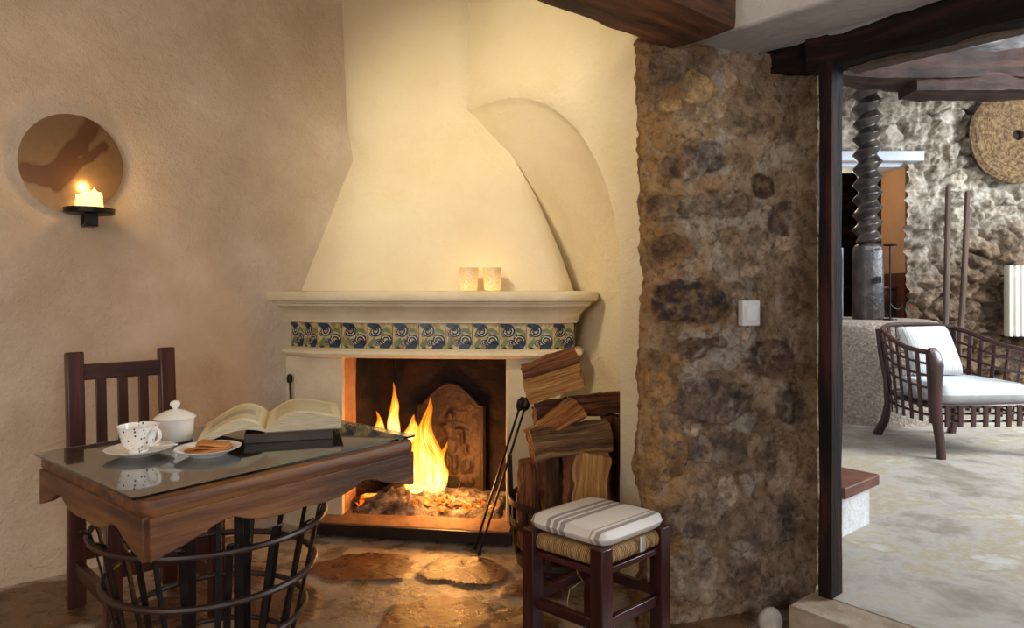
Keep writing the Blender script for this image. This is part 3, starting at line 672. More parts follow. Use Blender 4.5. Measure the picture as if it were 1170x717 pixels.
def kline(pts, n_):
    L_ = [0]
    for a_, c_ in zip(pts, pts[1:]): L_.append(L_[-1]+(c_-a_).length)
    out = []
    for i in range(n_+1):
        d = L_[-1]*i/n_
        for k in range(len(pts)-1):
            if d <= L_[k+1]+1e-9: out.append(pts[k].lerp(pts[k+1], (d-L_[k])/(L_[k+1]-L_[k]))); break
    return out
tl = kline(K[1:3], 2)+kline(K[2:7], 9)[1:]+[K[7]]+[K[8]]
for i in range(len(tl)-1):
    a_, c_ = offs([tl[i], tl[i+1]], -.002)
    tile(a_, c_, .919, 1.049, i).build('tile', [TOCH, TBLUE, TWHITE, TGREEN, TDARK, TOCH], fp, sharp=20)
# jambs
FU = Vector((.9925, -.1219, 0)); FV = Vector((.1219, .9925, 0)); FO = Vector((-.872, 3.545, 0))
def FPp(a_, b_, z=0): return FO+FU*a_+FV*b_+UP*z
def poly_prism(name, poly, z0, z1, m_, parent, bev=.006):
    b = MB(); b.prism([p[:2] for p in poly], z0, z1); return b.build(name, m_, parent, bevel=bev)
poly_prism('jamb', [FPp(-.42, .06), FPp(-.26, -.01), FPp(-.12, -.02), FPp(0, -.02), FPp(.01, .5), FPp(-.3, .5)], -.02, .875, MANT, fp)
poly_prism('jamb', [FPp(.85, -.02), FPp(1.02, -.01), FPp(1.12, .06), FPp(1.14, .45), FPp(.85, .5)], -.02, .875, MANT, fp)
# firebox lining
b = MB()
def panel(a, c, z0, z1, m_, seed, nu=14, nv=16, amp=.012):
    b.grid(lambda u_, v_: a.lerp(c, u_)+UP*lerp(z0, z1, v_)+FV*(amp*FB(a.lerp(c, u_)+UP*lerp(z0, z1, v_), 8, seed)), nu, nv, m_)
panel(FPp(0.0, 0), FPp(.010, .15), 0, 1.1, 1, 1)
panel(FPp(.010, .15), FPp(.14, .44), 0, 1.1, 0, 2)
panel(FPp(.14, .44), FPp(.80, .47), 0, 1.1, 0, 3)
panel(FPp(.80, .47), FPp(.85, 0), 0, 1.1, 0, 4)
b.add([FPp(0, -.0, 1.1), FPp(.85, 0, 1.1), FPp(.85, .5, 1.1), FPp(0, .5, 1.1)], [(0, 1, 2, 3)], 0)
b.add([FPp(-.05, .02, .873), FPp(.9, .02, .873), FPp(.9, .02, 1.1), FPp(-.05, .02, 1.1)], [(0, 1, 2, 3)], 0)
b.build('firebox', [SOOT, BRICK], fp, sharp=60)
# hearth slab and kerb
b = MB(); b.prism([p[:2] for p in (FPp(-.10, -.14), FPp(.885, -.165), FPp(.885, .52), FPp(-.02, .52), FPp(-.10, 0))], .0, .055); b.build('hearth_slab', HEARTH, fp, bevel=.004)
b = MB(); b.bar(FPp(-.11, -.150, .026), FPp(.90, -.178, .026), .018, .056); b.build('kerb', KERB, fp, bevel=.003)
# hood: stacked outlines from shelf to chimney shaft
def wallX(px):
    r_ = (px-CX)/F; t = (2.118+r_*2.824)/(.766-r_*.643); return Vector((-2.118+.766*t, 2.824+.643*t, 0))
tabL = [(-100, 388), (0, 389), (100, 394), (178, 402), (333, 342), (400, 342)]
tabC1 = [(0, 392), (150, 404), (178, 428), (333, 386), (400, 386)]
tabC2 = [(-100, 532), (118, 534), (150, 546), (240, 563), (333, 582), (400, 582)]
tabR = [(-100, 537), (112, 537), (122, 546), (140, 561), (158, 573), (190, 592), (222, 611), (258, 627), (295, 642), (333, 655), (400, 655)]
levels = [1.209+(2.0-1.209)*k/14 for k in range(15)]+[2.04, 2.08, 2.12, 2.16, 2.2, 2.25, 2.32, 2.45, 2.7, RH]
vs = []; g = []
NS = 0
for z in levels:
    t = max(0, min(1, (z-1.209)/.80)); tt = t
    ring = []
    Y = 3.72; y_ = HY-(z-H)*F/Y
    pL = wallX(interp(tabL, y_)); pL = pL-E2*.03
    YC = lerp(3.485, 3.80, min(1, t)); y_ = HY-(z-H)*F/YC; X1 = (interp(tabC1, y_)-CX)/F*YC
    YC2 = lerp(3.435, 3.745, min(1, t)); y_ = HY-(z-H)*F/YC2; X2 = (interp(tabC2, y_)-CX)/F*YC2
    YR = lerp(3.53, 3.735, smooth(0, 1.15, (z-1.209)/1.0)); y_ = HY-(z-H)*F/YR; XR = (interp(tabR, y_)-CX)/F*YR
    p1 = Vector((X1, YC, 0)); p2 = Vector((X2, YC2, 0)); pR = Vector((XR, YR, 0)); pB = pR+Vector((.06, .55, 0))
    pts = [pL, p1.lerp(pL, .5)+Vector((0, 0.0, 0)), p1]+[p1.lerp(p2, k/8) for k in range(1, 8)]+[p2]+[p2.lerp(pR, k/3)+Vector((.0, -.012*math.sin(PI*k/3), 0)) for k in (1, 2)]+[pR, pB]
    NS = len(pts)
    for p in pts:
        q = p+UP*z; q = q+Vector((0, .006*FB(q, 3, 31), 0)); vs.append(q); g.append(q)
fs = []
for i in range(len(levels)-1):
    for k in range(NS-1): fs.append((i*NS+k, i*NS+k+1, (i+1)*NS+k+1, (i+1)*NS+k))
b = MB(); b.add(vs, fs, 0, g); b.build('hood', PLW, fp, sharp=75)
# fireback, cast iron with a raised border and an ornament
def fbp(x, z, d): return FPp(.475+x, .44, .06+z)-FV*d
fbk = MB()
prof = [(-.20, 0), (-.20, .50), (-.17, .505), (-.15, .53)]+[(-.15+.30*k/14, .53+.10*math.sin(PI*k/14)) for k in range(1, 14)]+[(.15, .53), (.17, .505), (.20, .50), (.20, 0)]
n_ = len(prof)
fbk.add([fbp(x, z, 0) for x, z in prof]+[fbp(x, z, .03) for x, z in prof], [tuple(range(n_)), tuple(reversed(range(n_, 2*n_)))]+[(k, (k+1) % n_, n_+(k+1) % n_, n_+k) for k in range(n_)])
fbk.tube([fbp(x*.93, z*.965+.012, .033) for x, z in prof], .010, 8)
def relief(x, z):
    h_ = 0
    for (x0, z0, sx_, sz_, a) in [(0, .44, .018, .022, 1), (-.004, .37, .026, .05, .9), (.002, .27, .034, .06, 1), (-.03, .38, .03, .014, .8), (.045, .36, .03, .012, .8), (.07, .31, .012, .05, .7), (-.018, .17, .016, .06, .8), (.026, .17, .018, .06, .8), (-.1, .24, .02, .06, .6), (-.09, .13, .035, .03, .8), (.10, .16, .03, .04, .7), (.09, .25, .015, .03, .6), (0, .07, .09, .025, .9), (-.12, .06, .02, .03, .7), (.12, .07, .02, .03, .7)]:
        h_ = max(h_, a*math.exp(-((x-x0)/sx_)**2-((z-z0)/sz_)**2))
    return .016*min(1, h_*1.6)+.004*FB((x, z, 0), 30, 4)
def frf(u_, v_):
    x = lerp(-.175, .175, u_); z = lerp(.02, .50, v_)+.085*v_*max(0, math.cos(x/.175*PI/2)); return fbp(x, z, .031+relief(x, z))
fbk.grid(frf, 70, 110)
tag(fbk.build('fireback', FBACK, sharp=50), 'cast iron fireback with arched top and raised ornament behind the fire', 'fireback')
# ash, embers and charred logs
b = MB()
def ashf(u_, v_):
    a_ = lerp(.02, .83, u_); bb = lerp(.0, .44, v_)
    h_ = .085*math.exp(-((a_-.24)/.15)**2-((bb-.14)/.13)**2)+.05*math.exp(-((a_-.45)/.25)**2-((bb-.28)/.16)**2)
    ed = smooth(0, .12, v_)*smooth(0, .05, u_)*smooth(0, .05, 1-u_)
    p = FPp(a_, bb, 0)
    return p+UP*(.053+ed*(h_+.012+.014*FB(p, 16, 41)+.006*FB(p, 50, 42)))
b.grid(ashf, 110, 60)
tag(b.build('ash_bed', ASH, sharp=80), 'heap of grey ash and cinders on the hearth under the fire', 'ash', kind='stuff')
b = MB()
for k in range(90):
    a_ = random.gauss(.47, .11); bb = random.gauss(.16, .07); a_ = min(.78, max(.2, a_)); bb = min(.36, max(.03, bb))
    s_ = random.uniform(.008, .022); p = FPp(a_, bb, .07+.05*math.exp(-((a_-.4)/.2)**2)*random.random())
    vs = []; 
    for (r_, z_) in ((0.3, -1), (.9, -.4), (1, .3), (.5, .9)):
        for q in range(7): vs.append(p+Vector((r_*s_*math.cos(q*.9+k), r_*s_*math.sin(q*.9+k), z_*s_*.7)))
    b.add(vs, [(i*7+q, i*7+(q+1) % 7, (i+1)*7+(q+1) % 7, (i+1)*7+q) for i in range(3) for q in range(7)]+[tuple(21+q for q in range(7))])
tag(b.build('embers', EMBER, sharp=30), 'scatter of glowing orange embers beneath the flames', 'embers', kind='stuff')

# ---------------------------------------------------------------- logs
def log(name, p0, p1, w, h, kind, mats, label, cat='log', group=None, seed=0, roll=0, parent=None, taper=1.0, amp=.022):
    p0 = Vector(p0); p1 = Vector(p1); d = p1-p0; Ln = d.length; ux = d/Ln
    ref = UP if abs(ux.z) < .85 else Vector((0, -1, 0))
    uz = (ref-ux*ref.dot(ux)).normalized(); uy = uz.cross(ux)
    rot = Matrix.Rotation(roll, 3, ux); uy = rot @ uy; uz = rot @ uz
    if kind == 'round': sec = [(math.cos(2*PI*k/18)*.5, math.sin(2*PI*k/18)*.5, 0) for k in range(18)]
    elif kind == 'half': sec = [(math.cos(PI*k/10)*.5, math.sin(PI*k/10)*.9-.45, 0) for k in range(11)]+[(-.3+.15*k, -.45, 1) for k in range(5)]
    elif kind == 'wedge': sec = [(-.5, -.4, 1), (-.3, -.44, 0), (-.05, -.48, 0), (.2, -.5, 0), (.5, -.45, 1), (.36, -.15, 1), (.22, .1, 1), (.1, .33, 1), (.02, .5, 1), (-.1, .3, 1), (-.25, .05, 1), (-.38, -.2, 1)]
    else: sec = [(-.5, -.5, 1), (-.2, -.47, 1), (.1, -.5, 1), (.5, -.46, 1), (.52, -.1, 1), (.5, .2, 1), (.44, .48, 0), (.15, .5, 0), (-.15, .46, 0), (-.46, .5, 0), (-.5, .2, 1), (-.47, -.1, 1)]
    ns = len(sec); nl = 14; vs = []; g = []
    for i in range(nl+1):
        t = i/nl
        for (a_, c_, m_) in sec:
            l = Vector((t*Ln, a_*w*lerp(1, taper, t), c_*h*lerp(1, taper, t)))
            nn = amp*FB((l.x*3.5, l.y*12, l.z*12), 2.2, seed+3)
            rad = Vector((0, l.y, l.z)); rad = rad.normalized() if rad.length else rad
            e_ = 0
            if i in (0, nl): e_ = .014*FB((a_, c_, seed), 5, seed)
            q = l+rad*nn; vs.append(p0+ux*(q.x+e_)+uy*q.y+uz*q.z); g.append(l+Vector((seed*2.3, seed*1.1, 0)))
    fs = []; mi = []
    for i in range(nl):
        for k in range(ns):
            fs.append((i*ns+k, i*ns+(k+1) % ns, (i+1)*ns+(k+1) % ns, (i+1)*ns+k)); mi.append(sec[k][2])
    fs.append(tuple(reversed(range(ns)))); fs.append(tuple(nl*ns+k for k in range(ns))); mi += [2, 2]
    b = MB(); b.add(vs, fs, mi, g)
    o = b.build(name, mats, parent, sharp=38)
    if label: tag(o, label, cat, group)
    return o
log('burning_log', P(440, 566, 3.66), P(480, 545, 3.78), .085, .075, 'round', [CHAR]*3, 'charred log glowing in the ash at the left of the fire', seed=3, amp=.02)
log('burning_log', P(405, 572, 3.64), P(452, 560, 3.74), .06, .05, 'wedge', [CHAR, EMBER, CHAR], 'half burnt pale log end lying in the ash near the left jamb', seed=5, amp=.02)
log('burning_log', P(462, 545, 3.72), P(522, 552, 3.88), .07, .06, 'round', [CHAR, CHAR, EMBER], 'blackened log lying under the tall flame in front of the fireback', seed=7, amp=.02)
# flames
def flame(base, hgt_, rad_, lean, seed, label):
    vs = []; g = []; nl = 22; ns = 16
    for i in range(nl+1):
        t = i/nl
        r_ = rad_*(math.sin(PI*min(1, (t*.93+.07))**.62)**.9)*(1-.35*t)+.0008
        cx_ = lean*t*t*hgt_+.22*rad_*math.sin(5*t+seed)+.5*rad_*t*N((t*3, seed, 0), 1, seed)
        cy_ = .25*rad_*math.sin(4*t+seed*2)
        for k in range(ns):
            th = 2*PI*k/ns; rr = r_*(1+.28*N((math.cos(th), math.sin(th), t*3), 1.3, seed))
            vs.append(Vector(base)+FU*(cx_+rr*math.cos(th))+FV*(cy_+rr*.6*math.sin(th))+UP*(hgt_*t*(1+.04*math.sin(3*th+seed)))); g.append((t, math.cos(th), math.sin(th)))
    b = MB(); b.add(vs, [(i*ns+k, i*ns+(k+1) % ns, (i+1)*ns+(k+1) % ns, (i+1)*ns+k) for i in range(nl) for k in range(ns)], 0, g)
    tag(b.build('flame', FLAME, sharp=80), label, 'flame', 'tongues of the hearth fire')
flame(P(487, 562, 3.70), .50, .095, .10, 1, 'broad white hot flame in the middle of the hearth')
flame(P(478, 560, 3.73), .36, .075, -.15, 2, 'shorter flame merging into the left side of the broadest flame')
flame(P(452, 505, 3.77), .32, .042, -.05, 3, 'tall thin orange flame seen above the far table corner')
flame(P(436, 505, 3.80), .17, .04, -.2, 4, 'low orange flame left of the tall thin one')
flame(P(468, 505, 3.76), .15, .045, .2, 5, 'low flame between the tall thin and the broadest flame')
flame(P(472, 562, 3.67), .12, .075, .3, 6, 'low bright flame licking out of the charred log')
flame(P(500, 560, 3.72), .26, .05, .25, 7, 'small flame rising at the right of the broadest flame')

WPg = 'firewood heaped beside the fireplace'
WM = [BARK, SPLIT, SPLIT]
log('firewood_log', P(600, 437, 3.02), P(662, 418, 3.00), .15, .155, 'slab', [SPLITD, SPLITP, SPLITP], 'squarish split log tilted on the very top of the firewood heap', seed=11, roll=R(8), group=WPg)
log('firewood_log', P(603, 500, 2.96), P(660, 466, 3.02), .12, .085, 'wedge', [BARK, SPLIT, SPLIT], 'orange wedge log slanting steeply just below the topmost log', seed=12, roll=R(-20), group=WPg, taper=1.3)
log('firewood_log', P(606, 507, 2.92), P(694, 496, 2.97), .13, .115, 'slab', [GREYW, GREYW, SPLIT], 'long grey brown log lying across the middle of the heap', seed=13, group=WPg)
log('firewood_log', P(652, 464, 3.10), P(712, 459, 3.12), .15, .10, 'half', [SPLITD, SPLITD, SPLITD], 'reddish dark half log behind the heap at the top right', seed=14, roll=R(170), group=WPg)
log('firewood_log', P(612, 478, 3.14), P(650, 470, 3.16), .15, .14, 'round', [BARK, SPLIT, GREYW], 'dull brown round log under the topmost squarish log', seed=15, group=WPg)
log('firewood_log', P(672, 600, 2.93), P(676, 514, 2.93), .20, .15, 'half', [SPLITD, SPLITP, SPLITP], 'thick upright split log with a pale cut face at the right of the basket', seed=16, roll=R(155), group=WPg)
log('firewood_log', P(606, 625, 2.95), P(605, 527, 2.97), .095, .10, 'round', [SPLITD, SPLIT, SPLIT], 'slim upright reddish log at the left edge of the basket', seed=17, group=WPg)
log('firewood_log', P(634, 640, 3.02), P(632, 516, 3.02), .12, .10, 'half', [BARK, SPLITD, GREYW], 'upright bark covered log between the two upright ones', seed=18, group=WPg)
log('firewood_log', P(696, 580, 3.12), P(698, 474, 3.12), .11, .10, 'round', [SPLITD, SPLITD, SPLITD], 'dark upright log in the shadow against the recess edge', seed=19, group=WPg)
log('firewood_log', P(640, 560, 3.15), P(645, 488, 3.15), .15, .13, 'round', [BARK, SPLITD, SPLITD], 'dark log standing at the back behind the long grey one', seed=20, group=WPg)
log('firewood_log', P(655, 500, 3.14), P(704, 484, 3.12), .12, .09, 'wedge', [BARK, SPLITD, SPLITD], 'dark wedge tucked under the reddish half log', seed=21, group=WPg)
# iron hooped basket for the firewood
bc = Vector((.222, 3.045, 0))
t = empty('firewood_basket', bc, 'low round hooped basket holding upright logs beside the fireplace', 'basket')
def circ(c, r_, z, n_=40): return [Vector((c.x+r_*math.cos(2*PI*k/n_), c.y+r_*math.sin(2*PI*k/n_), z)) for k in range(n_)]
for z, r_ in ((.29, .232), (.20, .225), (.05, .205)):
    b = MB(); b.tube(circ(bc, r_, z), 1, 8, True, flat=(.030, .008), up=lambda p: Vector((p.x-bc.x, p.y-bc.y, 0))); b.build('hoop', RIM, t)
for k in range(12):
    th = 2*PI*(k+.35)/12; dd = Vector((math.cos(th), math.sin(th), 0))
    b = MB(); b.tube([bc+dd*.20+UP*.012, bc+dd*.217+UP*.12, bc+dd*.225+UP*.30], 1, 8, flat=(.026, .006), up=dd); b.build('stave', RIM, t)
b = MB(); b.lathe([(.0, .012), (.2, .012), (.205, .03), (.0, .03)], bc, 32); b.build('basket_floor', RIM, t)
b = MB(); b.bar(bc+Vector((-.222, .03, .16)), bc+Vector((-.232, .03, .47)), .035, .02, side=(0, 1, 0)); b.build('upright', IRON, t, bevel=.003)

# fire irons leaning on the right jamb
hp = P(597, 462, 3.28); 
for (bx, by, lab, off) in ((542, 627, 'thin black poker leaning on the right jamb, foot nearer the fire', -.008), (547, 634, 'thin black iron rod leaning beside the poker, foot nearer the stool', .008)):
    ft = PF(bx, by, .006)
    top = P(596+(0 if off < 0 else 6), 458, 3.30)
    t = empty('fire_iron', ft, lab, 'fire iron', 'fire irons at the hearth')
    b = MB(); pts = [ft.lerp(top, k/10)+Vector((0, 0, 0)) for k in range(11)]; b.tube(pts, .0055, 8); shf = b.build('shaft', IRON, t)
    b = MB(); b.tube([ft, ft.lerp(top, .03)], [.010, .007], 8); b.build('tip', IRON, shf)
    b = MB(); b.tube([ft.lerp(top, .93), ft.lerp(top, .955), ft.lerp(top, 1.0), ft.lerp(top, 1.03)], [.006, .020, .022, .008], 10); b.build('handle', IRON, t)
# small iron tool hung on the left end of the mantel
a0 = P(331, 432, 3.55); t = empty('hearth_brush', P(331, 466, 3.55), 'small black iron hearth tool hanging at the left end of the fireplace', 'hearth tool')
b = MB(); b.lathe([(.002, -.025), (.013, -.02), (.016, 0), (.012, .018), (.002, .024)], a0, 12); b.build('knob', IRON, t)
b = MB(); b.tube([a0, P(332.5, 458, 3.55)], .006, 8); b.build('shaft', IRON, t)
b = MB(); b.box(P(329, 467, 3.55), (.045, .02, .08)); b.build('head', IRON, t, bevel=.004)

# votive candles on the mantel shelf
for (px, lab) in ((536, 'left of the two glowing crackle glass candle holders on the mantel shelf'), (562.5, 'right of the two glowing crackle glass candle holders on the mantel shelf')):
    Y = 3.37; c_ = Vector(((px-CX)/F*Y, Y, 1.2135))
    t = empty('candle_holder', c_, lab, 'candle holder', 'votive glasses on the mantel shelf')
    b = MB(); b.lathe([(.0, 0), (.036, 0), (.040, .006), (.044, .06), (.047, .112), (.0435, .112), (.040, .06), (.036, .012), (.0, .010)], c_, 28); b.build('glass', VOT, t)
    b = MB(); b.lathe([(0, .012), (.024, .012), (.024, .028), (0, .030)], c_, 16); b.build('tealight', WAX, t)
    l = bpy.data.lights.new('votive_light', 'POINT'); l.energy = .18; l.color = (1, .6, .25); l.shadow_soft_size = .03
    lo = bpy.data.objects.new('votive_light', l); col.objects.link(lo); lo.location = c_+Vector((0, -.0, .14))

# ---------------------------------------------------------------- wall sconce
mc = P(82, 188, 2.985); NW = E2.normalized(); AX = E1.normalized()
t = empty('wall_sconce', mc+NW*.012, 'round antiqued metal mirror sconce on the left wall holding a candle', 'sconce')
b = MB()
vs = []; g = []; cc = []
def patch(x, y):
    # darker brown bands, x right, y up (unit disc)
    v = .55
    for (x0, y0, x1, y1, w) in ((-.85, -.25, -.35, -.30, .22), (-.5, -.35, .12, .45, .17), (.1, .35, .45, .95, .2), (.0, -.1, .6, .42, .10), (-.3, -.45, .05, .0, .16)):
        dx, dy = x1-x0, y1-y0; q = max(0, min(1, ((x-x0)*dx+(y-y0)*dy)/(dx*dx+dy*dy))); d = math.hypot(x-x0-q*dx, y-y0-q*dy)
        v -= .5*(1-smooth(w*.6, w*1.1, d+.05*N((x*4, y*4, 0), 1, 3)))
    return max(.0, v)
NR, NA = 40, 64
for i in range(NR+1):
    for k in range(NA):
        r_ = i/NR; th = 2*PI*k/NA; x = r_*math.cos(th); y = r_*math.sin(th); dz = .012*(r_**2)
        vs.append(mc+AX*(x*.194)+UP*(y*.216)+NW*(.022-dz*0+.0*dz)); g.append((x, y, 0)); q = patch(x, y); cc.append((q, q, q))
b.add(vs, [(i*NA+k, i*NA+(k+1) % NA, (i+1)*NA+(k+1) % NA, (i+1)*NA+k) for i in range(NR) for k in range(NA)], 0, g, cc)
rim = [(mc+AX*(.194*math.cos(2*PI*k/NA))+UP*(.216*math.sin(2*PI*k/NA))) for k in range(NA)]
b.add([p+NW*.022 for p in rim]+[p-NW*.0 for p in rim], [(k, (k+1) % NA, NA+(k+1) % NA, NA+k) for k in range(NA)])
b.build('mirror_disc', MIRR, t, sharp=50)
pc = mc+AX*.050+NW*.115; pc.z = H+88/F*2.95
b = MB(); b.lathe([(0, -.012), (.09, -.012), (.095, -.008), (.097, .012), (.090, .014), (.088, 0), (0, 0)], pc, 32); b.build('candle_plate', IRON, t)
b = MB()
bw = .10; y0 = pc+UP*-.012
loop = [pc-NW*.05+UP*-.014, pc+NW*.045+UP*-.014, pc+NW*.045+UP*-.062, pc-NW*.05+UP*-.062]
for a_, c_ in zip(loop, loop[1:]+loop[:1]): b.bar(a_, c_, .05, .010, side=AX)
b.bar(pc-NW*.115+UP*-.03, pc-NW*.04+UP*-.03, .03, .05, side=AX)
b.build('bracket', IRON, t, bevel=.002)
cp = pc+UP*.001
tk = empty('candle', cp, 'short half melted white candle burning on the sconce plate', 'candle')
b = MB(); nseg = 32; prof = [(0, 0), (.048, 0), (.052, .01), (.050, .05), (.048, .075), (.040, .080), (.034, .060), (0, .052)]
vs = []; g = []
for i, (r_, z_) in enumerate(prof):
    for k in range(nseg):
        th = 2*PI*k/nseg; zz = z_*(1+(.28*N((math.cos(th)*2, math.sin(th)*2, 1), 1.2, 5) if i >= 3 else 0)); rr = r_*(1+.05*math.sin(5*th+z_*40))
        vs.append(cp+Vector((rr*math.cos(th), rr*math.sin(th), zz))); g.append((r_, zz, 0))
b.add(vs, [(i*nseg+k, i*nseg+(k+1) % nseg, (i+1)*nseg+(k+1) % nseg, (i+1)*nseg+k) for i in range(len(prof)-1) for k in range(nseg)])
b.build('wax', WAX, tk)
b = MB(); b.tube([cp+UP*.052, cp+Vector((.002, 0, .072))], .0012, 6); wk = b.build('wick', IRON, tk)
b = MB()
vs = []; g = []
for i in range(11):
    tt = i/10; r_ = .008*math.sin(PI*(tt*.92+.08)**.6)
    for k in range(10): vs.append(cp+Vector((r_*math.cos(k*PI/5), r_*math.sin(k*PI/5), .066+.045*tt))); g.append((tt, 0, 0))
b.add(vs, [(i*10+k, i*10+(k+1) % 10, (i+1)*10+(k+1) % 10, (i+1)*10+k) for i in range(10) for k in range(10)], 0, g); b.build('candle_flame', FLAME, wk)
l = bpy.data.lights.new('candle_light', 'POINT'); l.energy = 1.2; l.color = (1, .62, .25); l.shadow_soft_size = .012
lo = bpy.data.objects.new('candle_light', l); col.objects.link(lo); lo.location = cp+NW*.005+UP*.125

# ---------------------------------------------------------------- table
TC = Vector((-.822, 2.034, 0)); TA = Vector((.6306, .7767, 0)).normalized(); TB = Vector((-TA.y, TA.x, 0))
t = empty('wooden_table', TC, 'brown wooden table with scalloped apron and glass top beside the hearth', 'table')
HL, HS = .405, .347
def rrect(hl, hs, r_, n_=6):
    out = []
    for (sx_, sy_, a0) in ((1, 1, 0), (-1, 1, PI/2), (-1, -1, PI), (1, -1, 3*PI/2)):
        for k in range(n_+1):
            th = a0+PI/2*k/n_; out.append((sx_*(hl-r_)+r_*math.cos(th), sy_*(hs-r_)+r_*math.sin(th)))
    return out
vs = []; g = []
tops = [(-.012, .708), (-.004, .712), (0.0, .722), (0.0, .738), (-.004, .748), (-.014, .7535), (-.05, .7535)]
rr = None
for d, z in tops:
    ring = rrect(HL+d, HS+d, .035+max(d, -.03)); rr = len(ring)
    for x, y in ring: vs.append(TC+TA*x+TB*y+UP*z); g.append((x, y, z))
b = MB(); b.add(vs, [(i*rr+k, i*rr+(k+1) % rr, (i+1)*rr+(k+1) % rr, (i+1)*rr+k) for i in range(len(tops)-1) for k in range(rr)]+[tuple((len(tops)-1)*rr+k for k in range(rr)), tuple(reversed(range(rr)))], 0, g)
b.build('tabletop', TABW, t, sharp=30)
apz = [(0, .612), (.05, .622), (.10, .632), (.16, .648), (.2, .662), (.25, .666), (.3, .650), (.35, .640), (.42, .636), (.5, .640), (.58, .636), (.65, .640), (.7, .650), (.75, .666), (.8, .662), (.84, .648), (.9, .632), (.95, .622), (1, .612)]
for (c0, c1) in (((-HL+.012, -HS+.010), (HL-.012, -HS+.010)), ((-HL+.012, HS-.010), (HL-.012, HS-.010)), ((-HL+.010, -HS+.012), (-HL+.010, HS-.012)), ((HL-.010, -HS+.012), (HL-.010, HS-.012))):
    p0 = TC+TA*c0[0]+TB*c0[1]; p1 = TC+TA*c1[0]+TB*c1[1]; d = (p1-p0).normalized(); nn = Vector((-d.y, d.x, 0))*.010
    vs = []; g = []; m_ = 48
    for k in range(m_+1):
        q = p0.lerp(p1, k/m_); zb = interp(apz, k/m_)
        for (s_, z) in ((-1, zb), (-1, .712), (1, .712), (1, zb)): vs.append(q+nn*s_+UP*z); g.append((k/m_*.8, z, s_*.01))
    b = MB(); b.add(vs, [(k*4+j, k*4+(j+1) % 4, (k+1)*4+(j+1) % 4, (k+1)*4+j) for k in range(m_) for j in range(4)]+[(0, 1, 2, 3), (m_*4+3, m_*4+2, m_*4+1, m_*4)], 0, g)
    b.build('apron', TABW, t, bevel=.003)
for (x, y) in ((-1.0, 2.13), (-.80, 2.00), (-.86, 2.21)):
    b = MB(); b.bar((x, y, .0), (x, y, .70), .022, .022, side=TA); b.build('leg', IRON, t, bevel=.003)
b = MB(); b.lathe([(0, .66), (.26, .66), (.26, .70), (0, .70)], TC+Vector((-.06, .08, 0)), 28); b.build('under_frame', BEAMD, t)
b = MB(); vs = []
ring = rrect(.421, .327, .008, 3); nrg = len(ring)
for z in (.7545, .7605):
    for x, y in ring: vs.append(TC+TA*x+TB*y+UP*z)
b.add(vs, [tuple(reversed(range(nrg))), tuple(nrg+k for k in range(nrg))]+[(k, (k+1) % nrg, nrg+(k+1) % nrg, nrg+k) for k in range(nrg)])
b.build('glass_top', GLASS, t, sharp=30)

# iron log basket standing under the table
bk = Vector((-.918, 2.10, 0)); t = empty('iron_basket', bk, 'open black iron basket of hoops and straps standing under the table', 'basket')
BP = [(.04, .20), (.10, .235), (.24, .272), (.37, .298), (.52, .33), (.56, .345)]
for z, w_ in ((.52, .009), (.37, .010), (.235, .009), (.10, .009)):
    r_ = interp(BP, z); b = MB(); b.tube(circ(bk, r_, z, 56), w_, 8, True); b.build('hoop', RIM, t)
for k in range(17):
    th = 2*PI*(k+.2)/17; dd = Vector((math.cos(th), math.sin(th), 0)); r_ = lambda z: interp(BP, z)
    b = MB(); zt = .535 if k % 3 else .56
    pts = [bk+dd*(r_(z)-.012)+UP*z for z in (.03, .1, .17, .24, .31, .37, .44, .50, zt)]; pts.append(bk+dd*(r_(zt)+.012)+UP*(zt+.012))
    b.tube(pts, 1, 8, flat=(.020, .006), up=dd); b.build('strap', IRON, t)
b = MB(); b.lathe([(0, .028), (.19, .028), (.2, .04), (0, .04)], bk, 32); b.build('base_plate', IRON, t)
b = MB(); b.box(bk+Vector((.08, -.05, .075)), (.22, .14, .07), (.9, .4, 0)); 
log('kindling_log', bk+Vector((-.12, -.04, .085)), bk+Vector((.13, -.06, .10)), .08, .08, 'round', [BARK, SPLIT, SPLIT], 'short log lying at the bottom of the iron basket', seed=31)
log('kindling_log', bk+Vector((-.1, .07, .085)), bk+Vector((.12, .08, .085)), .07, .07, 'wedge', [BARK, GREYW, GREYW], 'grey split log behind the other in the iron basket', seed=32)

# ---------------------------------------------------------------- chair against the wall
cRL, cRR = Vector((-1.675, 2.625, 0)), Vector((-1.43, 2.845, 0)); cFL, cFR = Vector((-1.353, 2.315, 0)), Vector((-1.10, 2.54, 0))
t = empty('wooden_chair', (cRL+cFR)/2, 'dark reddish wooden chair with three back slats behind the table', 'chair')
cx_ = (cRR-cRL).normalized(); cy_ = (cFL-cRL).normalized()
back = -cy_
for p, nm in ((cRL, 'l'), (cRR, 'r')):
    b = MB(); top = p+back*.035+UP*.975
    b.tube([p+UP*.0, p+UP*.45, p+back*.012+UP*.7, top], 1, 4, flat=(.060, .042), up=cy_); b.build('back_post', WALN, t, bevel=.006)
for p in (cFL, cFR):
    b = MB(); b.bar(p, p+UP*.43, .05, .05, side=cx_); b.build('leg', WALN, t, bevel=.004)
b = MB(); b.bar(cRL+back*.03+UP*.895, cRR+back*.03+UP*.895, .022, .062); b.build('top_rail', WALN, t, bevel=.004)
b = MB(); b.bar(cRL+back*.008+UP*.56, cRR+back*.008+UP*.56, .02, .05); b.build('lower_rail', WALN, t, bevel=.004)
for k in (.27, .50, .73):
    b = MB(); q = cRL.lerp(cRR, k); b.bar(q+back*.008+UP*.58, q+back*.028+UP*.87, .016, .036, side=cy_); b.build('back_slat', WALN, t, bevel=.002)
seat_c = (cRL+cRR+cFL+cFR)/4
